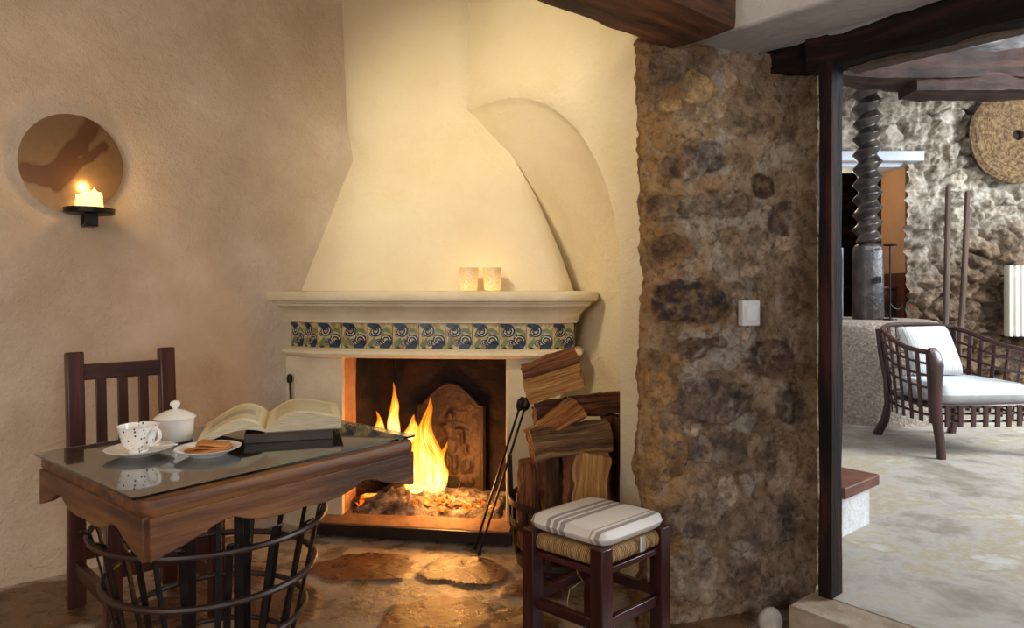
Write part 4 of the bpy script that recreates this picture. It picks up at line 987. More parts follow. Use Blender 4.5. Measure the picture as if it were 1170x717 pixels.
b = MB(); b.box(seat_c+UP*.44, ((cRR-cRL).length+.05, (cFL-cRL).length+.04, .035), cx_); b.build('seat', WALN, t, bevel=.008)
for a_, c_, z, hh in ((cRL, cFL, .155, .055), (cRR, cFR, .155, .055), (cFL, cFR, .275, .075), (cRL, cRR, .2, .05), (cRL, cFL, .395, .04), (cFL, cFR, .395, .04)):
    b = MB(); b.bar(a_+UP*z, c_+UP*z, .026, hh); b.build('stretcher', WALN, t, bevel=.003)

# ---------------------------------------------------------------- things on the table
TZ = .7607
def on_table(px, py): return PF(px, py, TZ)
sc_c = on_table(159.5, 519)
t = empty('saucer', sc_c, 'white saucer under the patterned cup at the front of the table', 'saucer')
lobe = lambda th, z: 1+.012*math.cos(12*th)*min(1, z*80)
b = MB(); b.lathe([(0, 0), (.040, 0), (.044, .003), (.065, .010), (.086, .019), (.088, .021), (.084, .0215), (.062, .014), (.040, .007), (0, .006)], sc_c, 64, rf=lobe); b.build('dish', PORC, t)
cc_ = sc_c+UP*.0068+Vector((-.004, 0, 0))
t = empty('teacup', cc_, 'white porcelain cup painted with small leaves and berries', 'cup')
b = MB(); b.lathe([(0, 0), (.024, 0), (.026, .003), (.025, .008), (.032, .014), (.040, .026), (.045, .045), (.050, .066), (.053, .074), (.0535, .075), (.052, .075), (.047, .062), (.042, .042), (.036, .024), (.026, .014), (0, .011)], cc_, 40); b.build('bowl', CUP, t)
hd_ = Vector((.9, -.25, 0)).normalized(); b = MB()
pts = [cc_+hd_*.046+UP*.064, cc_+hd_*.060+UP*.070, cc_+hd_*.072+UP*.062, cc_+hd_*.074+UP*.046, cc_+hd_*.064+UP*.030, cc_+hd_*.050+UP*.022, cc_+hd_*.038+UP*.022]
b.tube(pts, .0045, 8); b.build('handle', PORC, t)
b = MB(); sp = sc_c+UP*.022
pts = [sp+Vector((.03, .03, -.008)), sp+Vector((.06, .02, .0)), sp+Vector((.085, .008, .004)), sp+Vector((.1, 0, .006))]
b.tube(pts, 1, 8, flat=(.012, .003), up=(0, 0, 1)); tag(b.build('teaspoon', PORC), 'small pale spoon resting on the cup saucer', 'spoon')
sg = on_table(200, 503)
t = empty('sugar_bowl', sg, 'white lidded porcelain sugar bowl behind the cup', 'sugar bowl')
b = MB(); b.lathe([(0, 0), (.044, 0), (.049, .003), (.051, .010), (.0525, .03), (.053, .064), (.055, .068), (.051, .068), (.050, .03), (.045, .012), (0, .008)], sg, 40); b.build('bowl', PORC, t)
b = MB(); b.lathe([(0, .067), (.057, .067), (.059, .071), (.05, .079), (.03, .090), (.008, .096), (0, .097)], sg, 40); ld = b.build('lid', PORC, t)
b = MB(); b.lathe([(0, .0955), (.006, .096), (.006, .099), (.010, .102), (.0145, .109), (.0145, .114), (.010, .120), (0, .1225)], sg, 24); b.build('knob', PORC, ld)
pcn = on_table(238, 519)
b = MB(); b.lathe([(0, 0), (.045, 0), (.049, .003), (.066, .012), (.084, .020), (.086, .022), (.082, .0225), (.064, .016), (.046, .008), (0, .007)], pcn, 64, rf=lobe)
tag(b.build('plate', PORC), 'small white scalloped plate holding biscuits', 'plate')
for k, (dx, dy, dz, ang, lab) in enumerate(((-.006, 0.0, .010, 8, 'lowest thin brown biscuit on the small plate'), (.002, .006, .016, 14, 'second lowest thin brown biscuit in the stack on the plate'), (.010, .008, .022, 4, 'second from top biscuit in the stack on the plate'), (.012, .004, .028, 18, 'topmost thin brown biscuit on the small plate'))):
    c0 = pcn+Vector((dx, dy, dz)); a_ = R(ang); ux = Vector((math.cos(a_), math.sin(a_), 0)); uy = Vector((-ux.y, ux.x, 0)); vs = []; g = []
    ring = rrect(.056-.004*k, .030, .014, 4); nrg = len(ring)
    for z in (0, .0025, .005):
        for x, y in ring:
            s_ = .97 if z != .0025 else 1
            q = c0+ux*x*s_+uy*y*s_+UP*(z+.05*x*.4+.006*math.sin(x*60+k)); vs.append(q); g.append((x, y, z))
    b = MB(); b.add(vs, [(i*nrg+j, i*nrg+(j+1) % nrg, (i+1)*nrg+(j+1) % nrg, (i+1)*nrg+j) for i in range(2) for j in range(nrg)]+[tuple(reversed(range(nrg))), tuple(2*nrg+j for j in range(nrg))], 0, g)
    tag(b.build('biscuit', COOKIE), lab, 'biscuit', 'biscuits on the small plate')

# books
SP = Vector((-.742, 2.055, 0)); SD = Vector((-.30, .954, 0)).normalized(); ED = Vector((SD.y, -SD.x, 0))
BL = .265
# closed dark book underneath
b0 = SP+ED*.035+SD*.125
t = empty('closed_book', b0+UP*TZ, 'closed dark book lying under the open book', 'book')
b = MB(); b.box(b0+ED*.035+UP*(TZ+.0135), (.24, BL-.01, .020), ED); b.build('pages', PEDGE, t)
b = MB(); b.box(b0+ED*.035+UP*(TZ+.0018), (.256, BL+.012, .0036), ED); b.box(b0+ED*.035+UP*(TZ+.0255), (.256, BL+.012, .0036), ED); b.box(b0+ED*-.092+UP*(TZ+.0135), (.004, BL+.012, .026), ED); b.box(b0+ED*.035-SD*(BL/2+.004)+UP*(TZ+.0135), (.25, .003, .0235), ED); b.build('cover', COVER, t, bevel=.001)
ZB = TZ+.0275
t = empty('open_book', SP+SD*BL/2+UP*ZB, 'thick open book with cream pages lying face up on the table', 'book')
def zr(w):  # right hand pages above ZB
    return .008+.042*math.sin(min(1, w/.42)*PI/2)**1.0*(1-smooth(.45, 1.1, w)*.55)
def block(fn_top, fn_bot, wid, sgn, name, m_, skew=0):
    b = MB(); nw = 24
    vs = []; g = []; cc = []
    rows = [0, .02]+[k/20 for k in range(1, 20)]+[.98, 1]
    for v_ in rows:
        for k in range(nw+1):
            w = k/nw; p = SP+ED*(sgn*wid*w)+SD*(BL*v_)+SD*(skew*w)
            vs.append(p+UP*fn_top(w, v_)); g.append((w*wid, v_*BL, 0))
            q = 1 if (.12 < w < .88 and .10 < v_ < .90) else 0
            if name == 'left_pages' and .2 < w < .85 and .35 < v_ < .62: q = 2.0
            cc.append((q, q, q))
    nt_ = len(vs)
    fs = [(j*(nw+1)+k, j*(nw+1)+k+1, (j+1)*(nw+1)+k+1, (j+1)*(nw+1)+k) for j in range(len(rows)-1) for k in range(nw)]
    mi = [0]*len(fs)
    b.add(vs, fs, mi, g, cc)
    # underside and edges
    vs = []; g = []
    for v_ in (0, 1):
        for k in range(nw+1):
            w = k/nw; p = SP+ED*(sgn*wid*w)+SD*(BL*v_)+SD*(skew*w); vs += [p+UP*fn_top(w, v_), p+UP*fn_bot(w)]; g += [(w, v_, fn_top(w, v_)), (w, v_, fn_bot(w))]
    n2 = 2*(nw+1); fs = []
    for e_ in (0, 1):
        for k in range(nw): o_ = e_*n2+2*k; fs.append((o_, o_+1, o_+3, o_+2))
    for k in range(nw): fs.append((2*k+1, 2*k+3, n2+2*k+3, n2+2*k+1))
    fs.append((2*nw, 2*nw+1, n2+2*nw+1, n2+2*nw))
    b.add(vs, fs, 1, g, [(0, 0, 0)]*len(vs))
    return b.build(name, [PRINT, PEDGE], m_, sharp=50)
block(lambda w, v: ZB+.004+zr(w)+.004*v, lambda w: ZB+.002+(.010*math.sin(PI*w) if 0 else 0), .222, 1, 'right_pages', t)
block(lambda w, v: lerp(ZB+.008, TZ+.012, smooth(.2, 1, w))+.044*math.sin(PI*min(1, w*1.02))**.8*(1-.35*w)+.01*v, lambda w: lerp(ZB+.002, TZ+.002, smooth(.05, 1, w))+.020*math.sin(PI*w), .19, -1, 'left_pages', t, skew=-.03)
b = MB(); b.box(SP+ED*.113+SD*BL/2+UP*(ZB+.001), (.232, BL+.008, .002), ED); b.build('back_cover', CLOTHGREY, t)

# ---------------------------------------------------------------- stool
sF, sL, sR, sB = Vector((.283, 2.165, 0)), Vector((.072, 2.345, 0)), Vector((.515, 2.372, 0)), Vector((.304, 2.552, 0))
t = empty('stool', (sF+sB)/2, 'low dark reddish stool with a woven rush seat beside the firewood', 'stool')
LG = .40
u1 = (sR-sF).normalized(); 
for p in (sF, sL, sR, sB):
    b = MB(); b.bar(p, p+UP*LG, .052, .052, side=u1); b.build('leg', STOOLW, t, bevel=.003)
for a_, c_, z in ((sF, sL, .15), (sF, sR, .15), (sL, sB, .17), (sR, sB, .17), (sF, sL, .32), (sF, sR, .32), (sL, sB, .32), (sR, sB, .32)):
    b = MB(); b.bar(a_+UP*z, c_+UP*z, .022, .036 if z < .3 else .02); b.build('stretcher', STOOLW, t, bevel=.003)
# rush seat: four wrapped bundles closing on the centre
ctr = (sF+sB+sL+sR)/4
b = MB()
cs = [sF, sR, sB, sL]
for k in range(4):
    a_, c_ = cs[k], cs[(k+1) % 4]; d = (c_-a_).normalized(); nn = (ctr-(a_+c_)/2); nn.z = 0; nn.normalize(); Ln = (c_-a_).length
    NU, NV = 70, 18
    def fn(u_, v_, a_=a_, d=d, nn=nn, Ln=Ln):
        th = lerp(-PI*.5, PI*.5, min(1, v_*1.6)); inn = max(0, (v_-.62)/.38)
        x = lerp(.020, Ln-.020, u_); q = a_+d*x
        off = -.022*math.cos(th)-.004+.012
        z = .362+.027*math.sin(th)
        if v_ > .62: off = inn*(nn.dot(ctr-a_)); xx = lerp(x, Ln/2, inn); q = a_+d*xx; z = .389-.006*inn
        rid = .0018*abs(math.sin(x*PI/.0085+1.5*N((x*40, v_*3, k), 1, 2)))+.0015*N((x*90, v_*6, k), 1, 3); return q+nn*off+UP*z-nn*rid
    b.grid(fn, NU*2, NV, gf=lambda u_, v_, Ln=Ln: (u_*Ln, v_*.02, 0))
b.build('seat', RUSH, t, sharp=80)
b = MB()
hp_ = P(658, 645, 2.30)
b.tube([hp_, hp_+Vector((.006, 0, -.03)), hp_+Vector((.022, 0, -.052)), hp_+Vector((.010, 0, -.060)), hp_+Vector((-.022, 0, -.085)), hp_+Vector((-.03, 0, -.13)), hp_+Vector((-.02, 0, -.16))], .0015, 6)
b.build('loose_rush', GRASS, t)
# cushion
def cushion(c, ux, uy, uz, hx, hy, hz, nu=26, pw=4, gs=1.0, crown=.0, pinch=.06, pe=.42, tap=0):
    b = MB()
    for sgn in (1, -1):
        def fn(u_, v_, sgn=sgn):
            x = u_*2-1; y = v_*2-1
            ed = (1-abs(x)**pw)*(1-abs(y)**pw); ed = max(0, ed)**pe
            kx = 1-pinch*(1-abs(y)**2)*0-pinch*.5*(abs(y)**6); ky = 1-pinch*.5*(abs(x)**6); kx *= 1-tap*max(0, y)**2
            return c+ux*(x*hx*kx)+uy*(y*hy*ky)+uz*(sgn*hz*ed*(1+crown*(1-x*x)*(1-y*y)))
        b.grid(fn, nu, nu, gf=lambda u_, v_: (u_*gs, v_, 0), flip=sgn < 0)
    return b
b = cushion(ctr+UP*.424+Vector((.0, 0, 0)), (sL-sF).normalized(), u1, UP, .163, .168, .025, pw=9, pe=.2, pinch=.16)
ck = empty('seat_cushion', ctr+UP*.395, 'flat white cushion with grey stripes lying on the rush stool', 'cushion')
b.build('pad', CSTR, ck, sharp=80)
b = MB(); q = sF.lerp(sR, .60)+Vector((u1.y, -u1.x, 0))*.0195
b.box(q+UP*.372, (.022, .004, .05), u1); b.build('tie', CSTR, ck)

# ---------------------------------------------------------------- next room
BY = 7.1
def rub(p):
    w = Vector((p.x+.09*N(p, 4, 1), p.z*1.35+.09*N(p, 4, 2), 0))
    dd, pp = noise.voronoi(w*4.2, distance_metric='DISTANCE'); return dd, pp
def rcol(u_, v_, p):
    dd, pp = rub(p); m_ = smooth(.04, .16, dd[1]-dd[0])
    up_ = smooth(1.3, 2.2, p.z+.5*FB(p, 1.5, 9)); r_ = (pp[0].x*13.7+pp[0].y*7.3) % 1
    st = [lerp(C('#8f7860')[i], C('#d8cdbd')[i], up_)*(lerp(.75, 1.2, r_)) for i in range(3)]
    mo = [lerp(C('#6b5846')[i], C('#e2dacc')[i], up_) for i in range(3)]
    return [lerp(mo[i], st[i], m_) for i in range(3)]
def rpos(x0, x1, z0, z1):
    def fn(u_, v_):
        p = Vector((lerp(x0, x1, u_), BY, lerp(z0, z1, v_))); dd, pp = rub(p); m_ = smooth(.0, .30, dd[1]-dd[0])
        return p+Vector((0, -.07*m_-.07*FB(p, 5, 3)-.035*FB(p, 15, 4), 0))
    return fn
DXL, DXR, DZ = 3.0, P(1034, 200, BY).x, P(1034, 188, BY).z
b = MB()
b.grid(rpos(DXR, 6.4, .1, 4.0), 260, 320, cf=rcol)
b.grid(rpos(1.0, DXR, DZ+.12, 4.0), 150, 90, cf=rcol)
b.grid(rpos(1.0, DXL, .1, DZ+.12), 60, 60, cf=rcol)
# reveal of the opening
struct(b.build('wall_back', RUBBLE, sharp=80), 'rough rubble stone wall of the next room')
b = MB(); b.box(((DXL+DXR)/2+.03, BY-.04, DZ+.07), (DXR-DXL+.2, .16, .10)); b.box(((DXL+DXR)/2+.03, BY+.22, DZ+.05), (DXR-DXL+.2, .4, .14))
struct(b.build('trim_2', LPAINT, bevel=.006), 'pale blue lintel over the opening in the stone wall')
# passage behind the opening
b = MB(); b.box((DXR+.075, BY+.27, 1.35), (.10, .46, 2.5)); struct(b.build('wall_reveal', OCHRE), 'ochre plastered reveal of the opening')
b = MB(); zr_ = P(1020, 312, 7.3).z; b.box((DXR+.070, BY+.265, (zr_+.1)/2), (.11, .46, zr_-.1)); struct(b.build('baseboard_reveal', DADO), 'brown dado on the reveal of the opening')
b = MB(); xo = P(1009, 300, 7.9).x; b.box((xo+.75, 7.95, 2.08), (1.5, .1, 3.9)); struct(b.build('wall_passage', OCHRE), 'ochre plastered wall seen through the opening')
b = MB()
b.grid(lambda u_, v_: (xo-.06-.05+.09*u_+.05*N((u_, 0, v_*8), 1, 6), 7.86-.02*u_+.02*N((u_*4, 2, v_*10), 1, 2), lerp(.1, 3.2, v_)), 6, 60, cf=lambda u_, v_, p: C('#6d4c33')[:3])
struct(b.build('trim_3', RUBBLE), 'rough stone edge inside the passage')
b = MB(); zd = P(1020, 311, 7.88).z; b.box((xo+.75, 7.885, (zd+.1)/2), (1.5, .02, zd-.1)); struct(b.build('baseboard_passage', DADO), 'brown painted dado of the passage')
b = MB(); b.box((3.6, 9.2, 2), (4, .1, 4)); b.box((2.2, 8.2, 2), (.1, 2.0, 4)); b.box((5.2, 8.2, 2), (.1, 2.0, 4)); b.box((3.7, 8.2, 3.3), (3.2, 2.1, .1)); struct(b.build('wall_passage_dark', BEAMD), 'walls of the passage, its shade painted as a dark colour')  # deep shade of the passage put into a near-black wall colour
cbx = P(1022, 345, 7.5)
t = empty('cabinet', (cbx.x, 7.45, .12), 'dark low wooden cabinet standing in the passage opening', 'cabinet')
zc = P(1020, 328, 7.4).z
b = MB(); b.box((cbx.x-.10, 7.42, (zc+.12)/2), (.30, .28, zc-.14)); b.build('body', BEAMD, t, bevel=.004)
b = MB(); b.box((cbx.x-.10, 7.42, zc), (.34, .32, .03)); b.build('top', WALN, t, bevel=.004)

# outer shell of the next room (right side open to the daylight court)
b = MB(); b.box((3.7, 6.0, 4.05), (7.6, 10.0, .1)); struct(b.build('ceiling_next_room', PLC), 'ceiling of the next room')
b = MB(); b.box((.93, 6.4, 2.0), (.1, 5.2, 4.0)); struct(b.build('wall_side_next_room', PLC), 'side wall of the next room')

# stone press bed
dc = Vector((3.10, 6.02, .12))
b = MB(); RD = .585; HD = .835
pr = [(0, 0), (RD, 0)]+[(RD, HD*.9*k/14) for k in range(1, 15)]+[(RD-.002, HD*.93), (RD-.01, HD*.96), (RD-.03, HD*.985), (RD-.08, HD)]+[(RD*(1-k/6)*.85, HD+.0) for k in range(1, 6)]+[(0, HD)]
vs = []; seg = 120; g = []
b.lathe(pr, dc, seg, rf=lambda th, z: 1+.012*FB((math.cos(th)*1.5, math.sin(th)*1.5, z), 3, 8)+.006*FB((math.cos(th)*2, math.sin(th)*2, z*2), 12, 8))
tag(b.build('press_bed', CONC, sharp=60), 'large round granite press bed carrying the wooden screw', 'press bed')
# screw press: block and helical screw
ps = Vector((3.115, 5.98, .955))
t = empty('press_screw', ps, 'tall dark wooden screw with deep spiral thread standing on the stone bed', 'press screw')
b = MB()
zb = [(0, .112), (.02, .115), (.3, .113), (.58, .112), (.63, .105), (.65, .09), (.66, .07)]
b.lathe([(0, 0)]+[(r_, z) for z, r_ in zb], ps, 40, rf=lambda th, z: (1/max(abs(math.cos(th)), abs(math.sin(th))))**.45)
bb = b.build('base_block', SCREWM, t, sharp=60)
b = MB(); fo = ps+Vector((.0, -.125, .33)); b.box(ps+Vector((.02, -.142, .345)), (.045, .012, .055)); b.build('mortise', CHAR, bb, bevel=.003)
b = MB(); pitch = .132; r0_, r1_ = .072, .122; NZ = int(1.72/pitch*14); seg = 36; vs = []; g = []
for i in range(NZ+1):
    z = .63+1.60*i/NZ
    for k in range(seg):
        th = 2*PI*k/seg; ph = (z/pitch-th/(2*PI)) % 1; tri = 1-abs(ph*2-1); tri = tri**1.15
        rr = r0_+(r1_-r0_)*tri+.003*N((math.cos(th), math.sin(th), z*3), 3, 2); rr *= smooth(-.02, .06, z-.63) if i < 8 else 1; rr = max(rr, .06)
        vs.append(ps+Vector((rr*math.cos(th), rr*math.sin(th), z))); g.append((rr*math.cos(th), rr*math.sin(th), z))
b.add(vs, [(i*seg+k, i*seg+(k+1) % seg, (i+1)*seg+(k+1) % seg, (i+1)*seg+k) for i in range(NZ) for k in range(seg)], 0, g)
b.build('screw', SCREWM, t, sharp=50)
b = MB(); wq = Vector((2.905, 6.05, .955)); b.box(wq+UP*.32, (.05, .03, .62)); tag(b.build('metal_plate', LPAINT, bevel=.004), 'narrow pale upright plate on the stone bed left of the screw block', 'plate')
# iron candle stand
cs_ = P(1017, 364, 5.80); cs_.z = .957
t = empty('candle_stand', cs_, 'thin iron candle stand with a small dish on the press bed', 'candle stand')
hh = P(1017, 281, 5.80).z-.957
b = MB(); b.tube([cs_, cs_+UP*hh*.5+Vector((.0, 0, 0)), cs_+UP*hh], .007, 8); b.build('rod', IRON, t)
b = MB(); b.lathe([(0, 0), (.05, .002), (.056, .014), (.05, .012), (0, .008)], cs_+UP*hh, 20); b.build('dish', IRON, t)
b = MB(); b.lathe([(0, 0), (.055, 0), (.05, .012), (0, .016)], cs_, 20); b.build('foot', IRON, t)
b = MB(); b.tube([cs_+UP*.14, cs_+Vector((.03, 0, .10)), cs_+Vector((.07, 0, .09)), cs_+Vector((.10, 0, .11)), cs_+Vector((.10, 0, .14))], .006, 8); b.build('hook', IRON, t)

# press beams overhead
b = MB(); b.timber(P(950, 80, 5.75), P(1260, 78, 5.6), .34, .225, nl=60, nw=5, amp=.03, seed=12, fs=2.5)
tag(b.build('press_beam', BEAMR, sharp=50), 'heavy red brown timber over the screw, upper of the two brown ones', 'beam')
b = MB(); b.timber(P(1037, 100, 5.72), P(1260, 100, 5.6), .32, .135, nl=50, nw=5, amp=.022, seed=14, fs=3)
tag(b.build('press_beam', BEAMR, sharp=50), 'lower brown timber slung just above the woven mat', 'beam')
b = MB(); b.timber(P(975, 62, 5.95), P(1270, 42, 5.85), .34, .27, nl=50, nw=5, amp=.05, seed=15, fs=2.5)
tag(b.build('press_beam', BEAMG, sharp=50), 'weathered grey timber lying on top of the brown beams', 'beam')
b = MB(); q = P(1060, 56, 5.6); b.lathe([(0, -.02), (.022, -.015), (.036, .0), (.03, .03), (.012, .045), (0, .05)], q, 16, ax=(1, 0, 0), ay=(0, 0, 1), az=(0, -1, 0))
tag(b.build('iron_bolt', LPAINT), 'rounded metal bolt head on the grey timber', 'bolt')

# woven esparto mat on the wall
mc2 = P(1160, 155, 6.95)
b = MB(); pr = [(.055, .0)]
RM = .475
for k in range(0, 60):
    r_ = .055+(RM-.055)*k/59; pr.append((r_, .045+.002*math.sin(k*2.3)+.0025*math.sin(k*1.7)-.028*smooth(.42, RM, r_)))
pr += [(RM+.004, .012), (RM, .0)]
hole_off = Vector((.02, 0, .07))
b.lathe(pr, mc2, 72, ax=(1, 0, 0), ay=(0, 0, 1), az=(0, -1, 0), cap=False, rf=lambda th, z: 1+.012*math.sin(3*th+1)+.01*math.sin(7*th))
b.add([mc2+Vector((.07*math.cos(2*PI*k/20), .004, .07*math.sin(2*PI*k/20))) for k in range(20)], [tuple(range(20))], 1)
for k in range(22):
    th = k*2.4; r_ = .12+.3*((k*7) % 11)/11; c0 = mc2+Vector((r_*math.cos(th), -.053+.02*smooth(.4, RM, r_), r_*math.sin(th))); b.bar(c0, c0+Vector((.003, 0, .045)), .0018, .002, mi=2, side=(1, 0, 0))
tag(b.build('woven_mat', [ESP, CHAR, SPLITP], sharp=80), 'round woven esparto mat with a centre hole hung on the stone wall', 'mat')
# two poles leaning on the wall
for (a_, c_, lab) in (((1083.5, 213), (1079, 400), 'straight wooden pole leaning on the stone wall, nearer the screw'), ((1105.5, 219), (1094, 400), 'slightly bent wooden pole leaning on the stone wall, nearer the radiator')):
    top = P(a_[0], a_[1], BY-.27); bx = P(c_[0], c_[1], BY-.45); d = (top-bx).normalized(); k = (bx.z-.12)/d.z; ft = bx-d*k
    pts = [ft.lerp(top, q/12)+Vector((.02*math.sin(PI*q/12)*(1 if c_[0] > 1085 else .3), 0, 0)) for q in range(13)]
    b = MB(); b.tube(pts, [.027]*12+[.024], 10); tag(b.build('wooden_pole', GREYW2), lab, 'pole', 'poles leaning on the stone wall')
# radiator
t = empty('radiator', P(1185, 384, 6.9), 'cream enamelled column radiator on the stone wall', 'radiator')
zt, zbm = P(1160, 303, 6.85).z, P(1160, 384, 6.85).z
for k in range(8):
    x = P(1152.5, 0, 6.85).x+k*.062; b = MB()
    b.tube([(x, 6.85, zbm), (x, 6.85, zbm+.03), (x, 6.85, zt-.03), (x, 6.85, zt)], [.7, 1, 1, .7], 12, flat=(.045, .09), up=(0, 1, 0)); b.build('column', RADM, t, sharp=60)
b = MB(); x0 = P(1150, 0, 6.85).x; b.bar((x0, 6.86, zbm+.07), (x0+.5, 6.86, zbm+.07), .05, .05); b.bar((x0, 6.86, zt-.07), (x0+.5, 6.86, zt-.07), .05, .05); b.build('header', RADM, t)
for q in (.1, .4): b = MB(); b.bar((x0+q, 6.88, zt-.1), (x0+q, 7.1, zt-.1), .02, .02); b.build('bracket', IRON, t)
# low limewashed bench with terracotta top
c0 = Vector((1.715, 3.21, 0))
t = empty('masonry_bench', c0-E1*.3-E2*.3+UP*.12, 'low limewashed block with terracotta slab top just inside the next room', 'bench')
u_e = E1; v_e = -E2
cen = c0-E1*.17+v_e*.26
b = MB(); b.box(cen+UP*.205, (.30, .48, .19), u_e); b.build('body', WHITEW, t, bevel=.012)
b = MB(); b.box(cen+UP*.325, (.36, .54, .05), u_e); b.build('slab', TERRA, t, bevel=.006)

# ---------------------------------------------------------------- lattice armchair
ac = Vector((3.096, 4.83, .12)); au = Vector((.996, .09, 0)).normalized(); aw = Vector((-.09, .996, 0)).normalized()
t = empty('lattice_armchair', ac, 'dark bentwood lattice armchair with white cushions in the next room', 'armchair')
def AL(x, y, z): return ac+au*x+aw*y+UP*z
railp = [(-.365, -.33, .68), (-.375, -.20, .685), (-.37, -.05, .70), (-.355, .1, .735), (-.33, .22, .775), (-.29, .32, .805), (-.2, .385, .825), (-.1, .405, .83), (0, .41, .83), (.1, .405, .83), (.2, .385, .825), (.29, .32, .805), (.33, .22, .775), (.355, .1, .735), (.37, -.05, .70), (.375, -.20, .685), (.365, -.33, .68)]
def rail_at(k, zf, sh=1.0):
    """point k along the shell, zf 0 = bottom hoop height .22, 1 = top rail"""
    n_ = len(railp)-1; i = min(n_-1, int(k*n_)); f_ = k*n_-i
    a_, c_ = Vector(railp[i]), Vector(railp[i+1]); p = a_.lerp(c_, f_)
    s_ = lerp(.86, 1.0, max(0, zf)**1.2); return AL(p.x*s_, p.y*s_, lerp(.22, p.z, zf))
NK = 64
b = MB(); b.tube([rail_at(k/NK, 1) for k in range(NK+1)], .017, 10); b.build('top_rail', RATTAN, t)
for zf in (.08, .20, .48, .66, .83):
    b = MB(); b.tube([rail_at(k/NK, zf) for k in range(NK+1)], .009, 8); b.build('lattice_rod', RATTAN, t)
for k in range(22):
    kk = (k+.5)/22; b = MB(); p0 = rail_at(kk, -.04); pts = [rail_at(kk, z) for z in (-.03, .1, .3, .5, .7, .9, 1.02)]
    outd = Vector(((pts[3]-ac).x, (pts[3]-ac).y, 0)).normalized()
    b.tube([p+outd*.012 for p in pts], 1, 8, flat=(.030, .010), up=outd); b.build('slat', RATTAN, t)
# seat front skirt
for z, r_ in ((.335, .014), (.285, .008), (.235, .008)):
    b = MB(); b.tube([AL(lerp(-.34, .34, k/16), -.33-.03*math.sin(PI*k/16), z) for k in range(17)], r_, 8); b.build('front_rod', RATTAN, t)
for k in range(8):
    x = -.29+.58*k/7; yy = -.335-.03*math.sin(PI*(x+.34)/.68); b = MB(); b.tube([AL(x, yy-.012, .20), AL(x, yy-.014, .27), AL(x, yy-.012, .34)], 1, 8, flat=(.036, .012), up=aw); b.build('slat', RATTAN, t)
b = MB(); b.prism([AL(x, y, 0)[:2] for x, y in ((-.33, -.32), (.33, -.32), (.32, .1), (.24, .30), (-.24, .30), (-.32, .1))], .12+.315, .12+.335); b.build('seat_board', RATTAN, t)
# front paddles and legs
for s_ in (-1, 1):
    pts = [AL(s_*.355, -.385, 0), AL(s_*.355, -.375, .10), AL(s_*.358, -.355, .22), AL(s_*.36, -.34, .36), AL(s_*.36, -.345, .5), AL(s_*.362, -.35, .60), AL(s_*.365, -.33, .67), AL(s_*.365, -.30, .70)]
    b = MB(); b.tube(pts, [.85, .9, 1.0, 1.15, 1.25, 1.6, 1.5, .9], 12, flat=(.052, .045), up=aw); b.build('leg', RATTAN, t, sharp=60)
    pts = [AL(s_*.30, .37, 0), AL(s_*.275, .31, .12), AL(s_*.265, .285, .25), AL(s_*.27, .29, .42), AL(s_*.29, .325, .62), AL(s_*.30, .345, .80)]
    b = MB(); b.tube(pts, [1.2, 1.1, 1, 1, .9, .8], 10, flat=(.045, .045), up=aw); b.build('leg', RATTAN, t, sharp=60)
cu = cushion(AL(.0, -.055, .405), au, aw, UP, .325, .30, .070, pw=14, crown=.05, pinch=.10, gs=1, pe=.3, tap=.30)
tag(cu.build('seat_cushion', CUSHW, sharp=80), 'thick white seat cushion on the lattice armchair', 'cushion')
pu = (au*.98+UP*.02).normalized(); pv = (UP*.90+aw*.36-au*.10).normalized(); pw_ = pu.cross(pv)
cu = cushion(AL(-.05, .13, .655), pu, pv, pw_, .19, .185, .05, pw=5, crown=.3, pinch=.06)
tag(cu.build('back_cushion', PSTR, sharp=80), 'square white pinstriped cushion propped against the armchair back', 'cushion')

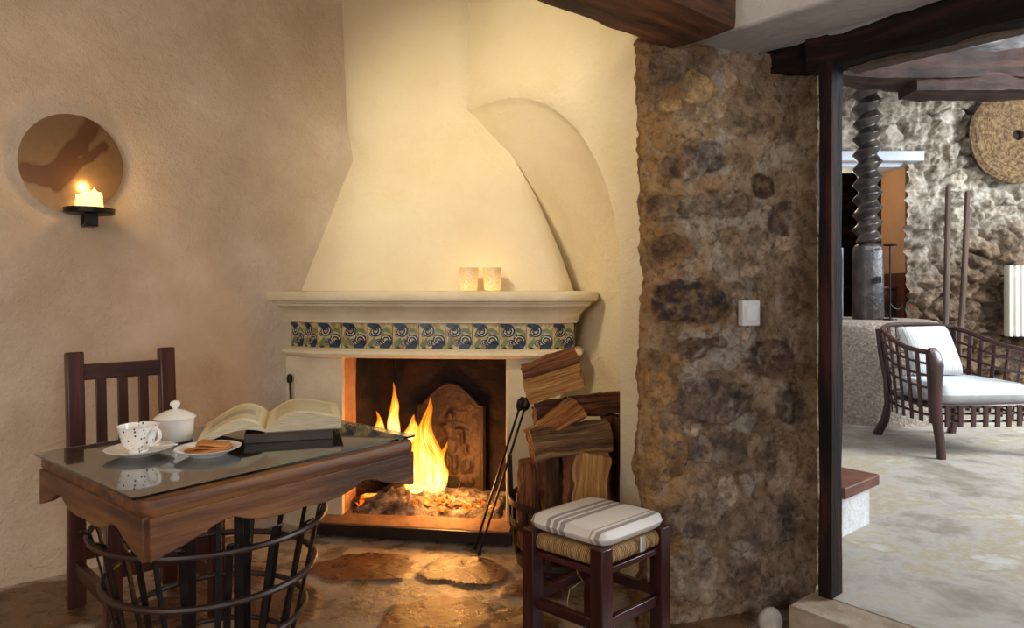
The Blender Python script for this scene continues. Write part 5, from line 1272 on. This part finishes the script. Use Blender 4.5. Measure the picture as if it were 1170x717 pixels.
# ---------------------------------------------------------------- light
def area(name, loc, target, size, power, colr, sy=None):
    l = bpy.data.lights.new(name, 'AREA'); l.energy = power; l.color = colr; l.size = size
    if sy: l.shape = 'RECTANGLE'; l.size_y = sy
    o = bpy.data.objects.new(name, l); col.objects.link(o); o.location = loc
    o.rotation_euler = (Vector(target)-Vector(loc)).to_track_quat('-Z', 'Y').to_euler(); return o
def point(name, loc, power, colr, rad=.1):
    l = bpy.data.lights.new(name, 'POINT'); l.energy = power; l.color = colr; l.shadow_soft_size = rad
    o = bpy.data.objects.new(name, l); col.objects.link(o); o.location = loc; return o
def spot(name, loc, target, power, colr, ang, blend=.9, rad=.1):
    l = bpy.data.lights.new(name, 'SPOT'); l.energy = power; l.color = colr; l.spot_size = R(ang); l.spot_blend = blend; l.shadow_soft_size = rad
    o = bpy.data.objects.new(name, l); col.objects.link(o); o.location = loc
    o.rotation_euler = (Vector(target)-Vector(loc)).to_track_quat('-Z', 'Y').to_euler(); return o
spot('unseen_spot', (-1.15, 1.75, 2.8), (-.05, 3.6, 1.75), 145, (1, .85, .56), 66, 1, .15)  # unseen warm spot placed to brighten the hood and only graze the left wall
point('ceiling_lamp', (-1.7, .9, 2.65), 15, (1, .64, .30), .18)
area('window_daylight', (-1.6, -1.4, 1.6), (-1.4, 2.9, .6), 1.2, 38, (1, .95, .92), 1.3)
area('window_daylight', (1.2, -1.3, 1.4), (.9, 2.6, .8), 1.0, 38, (.97, .96, 1.0), 1.3)
spot('unseen_spot', (.5, .9, 2.8), (.3, 3.3, 1.9), 55, (1, .84, .55), 60, 1, .15)  # unseen fill spot added to lighten the recess and the hood's right edge
point('fire_glow', FPp(.46, .12, .27), 9, (1, .42, .10), .08)
point('fire_glow', FPp(.56, .12, .22), 9, (1, .45, .12), .06)
area('court_daylight', (6.4, 3.2, 3.0), (3.0, 6.4, 1.2), 2.2, 420, (.88, .94, 1.0), 2.2)
area('court_skylight', (3.6, 3.6, 3.9), (3.4, 4.8, 0), 1.8, 55, (.90, .95, 1.0), 1.8)
point('passage_lamp', (3.35, 7.5, 2.3), 10, (1, .78, .55), .1)
w = bpy.data.worlds.new('World'); sc.world = w; w.use_nodes = True
bg = w.node_tree.nodes['Background']; bg.inputs[0].default_value = (.75, .85, 1, 1); bg.inputs[1].default_value = .6

cam = bpy.data.cameras.new('Camera'); co = bpy.data.objects.new('Camera', cam); col.objects.link(co)
co.location = (0, 0, H); co.rotation_euler = (PI/2, 0, 0); cam.lens = 24.0; cam.sensor_width = 36; cam.sensor_fit = 'HORIZONTAL'
cam.shift_y = -28.5/1170; cam.clip_start = .05
sc.camera = co
sc.view_settings.view_transform = 'Standard'; sc.view_settings.look = 'None'; sc.view_settings.exposure = 0; sc.view_settings.gamma = 1
sc.view_settings.use_curve_mapping = False
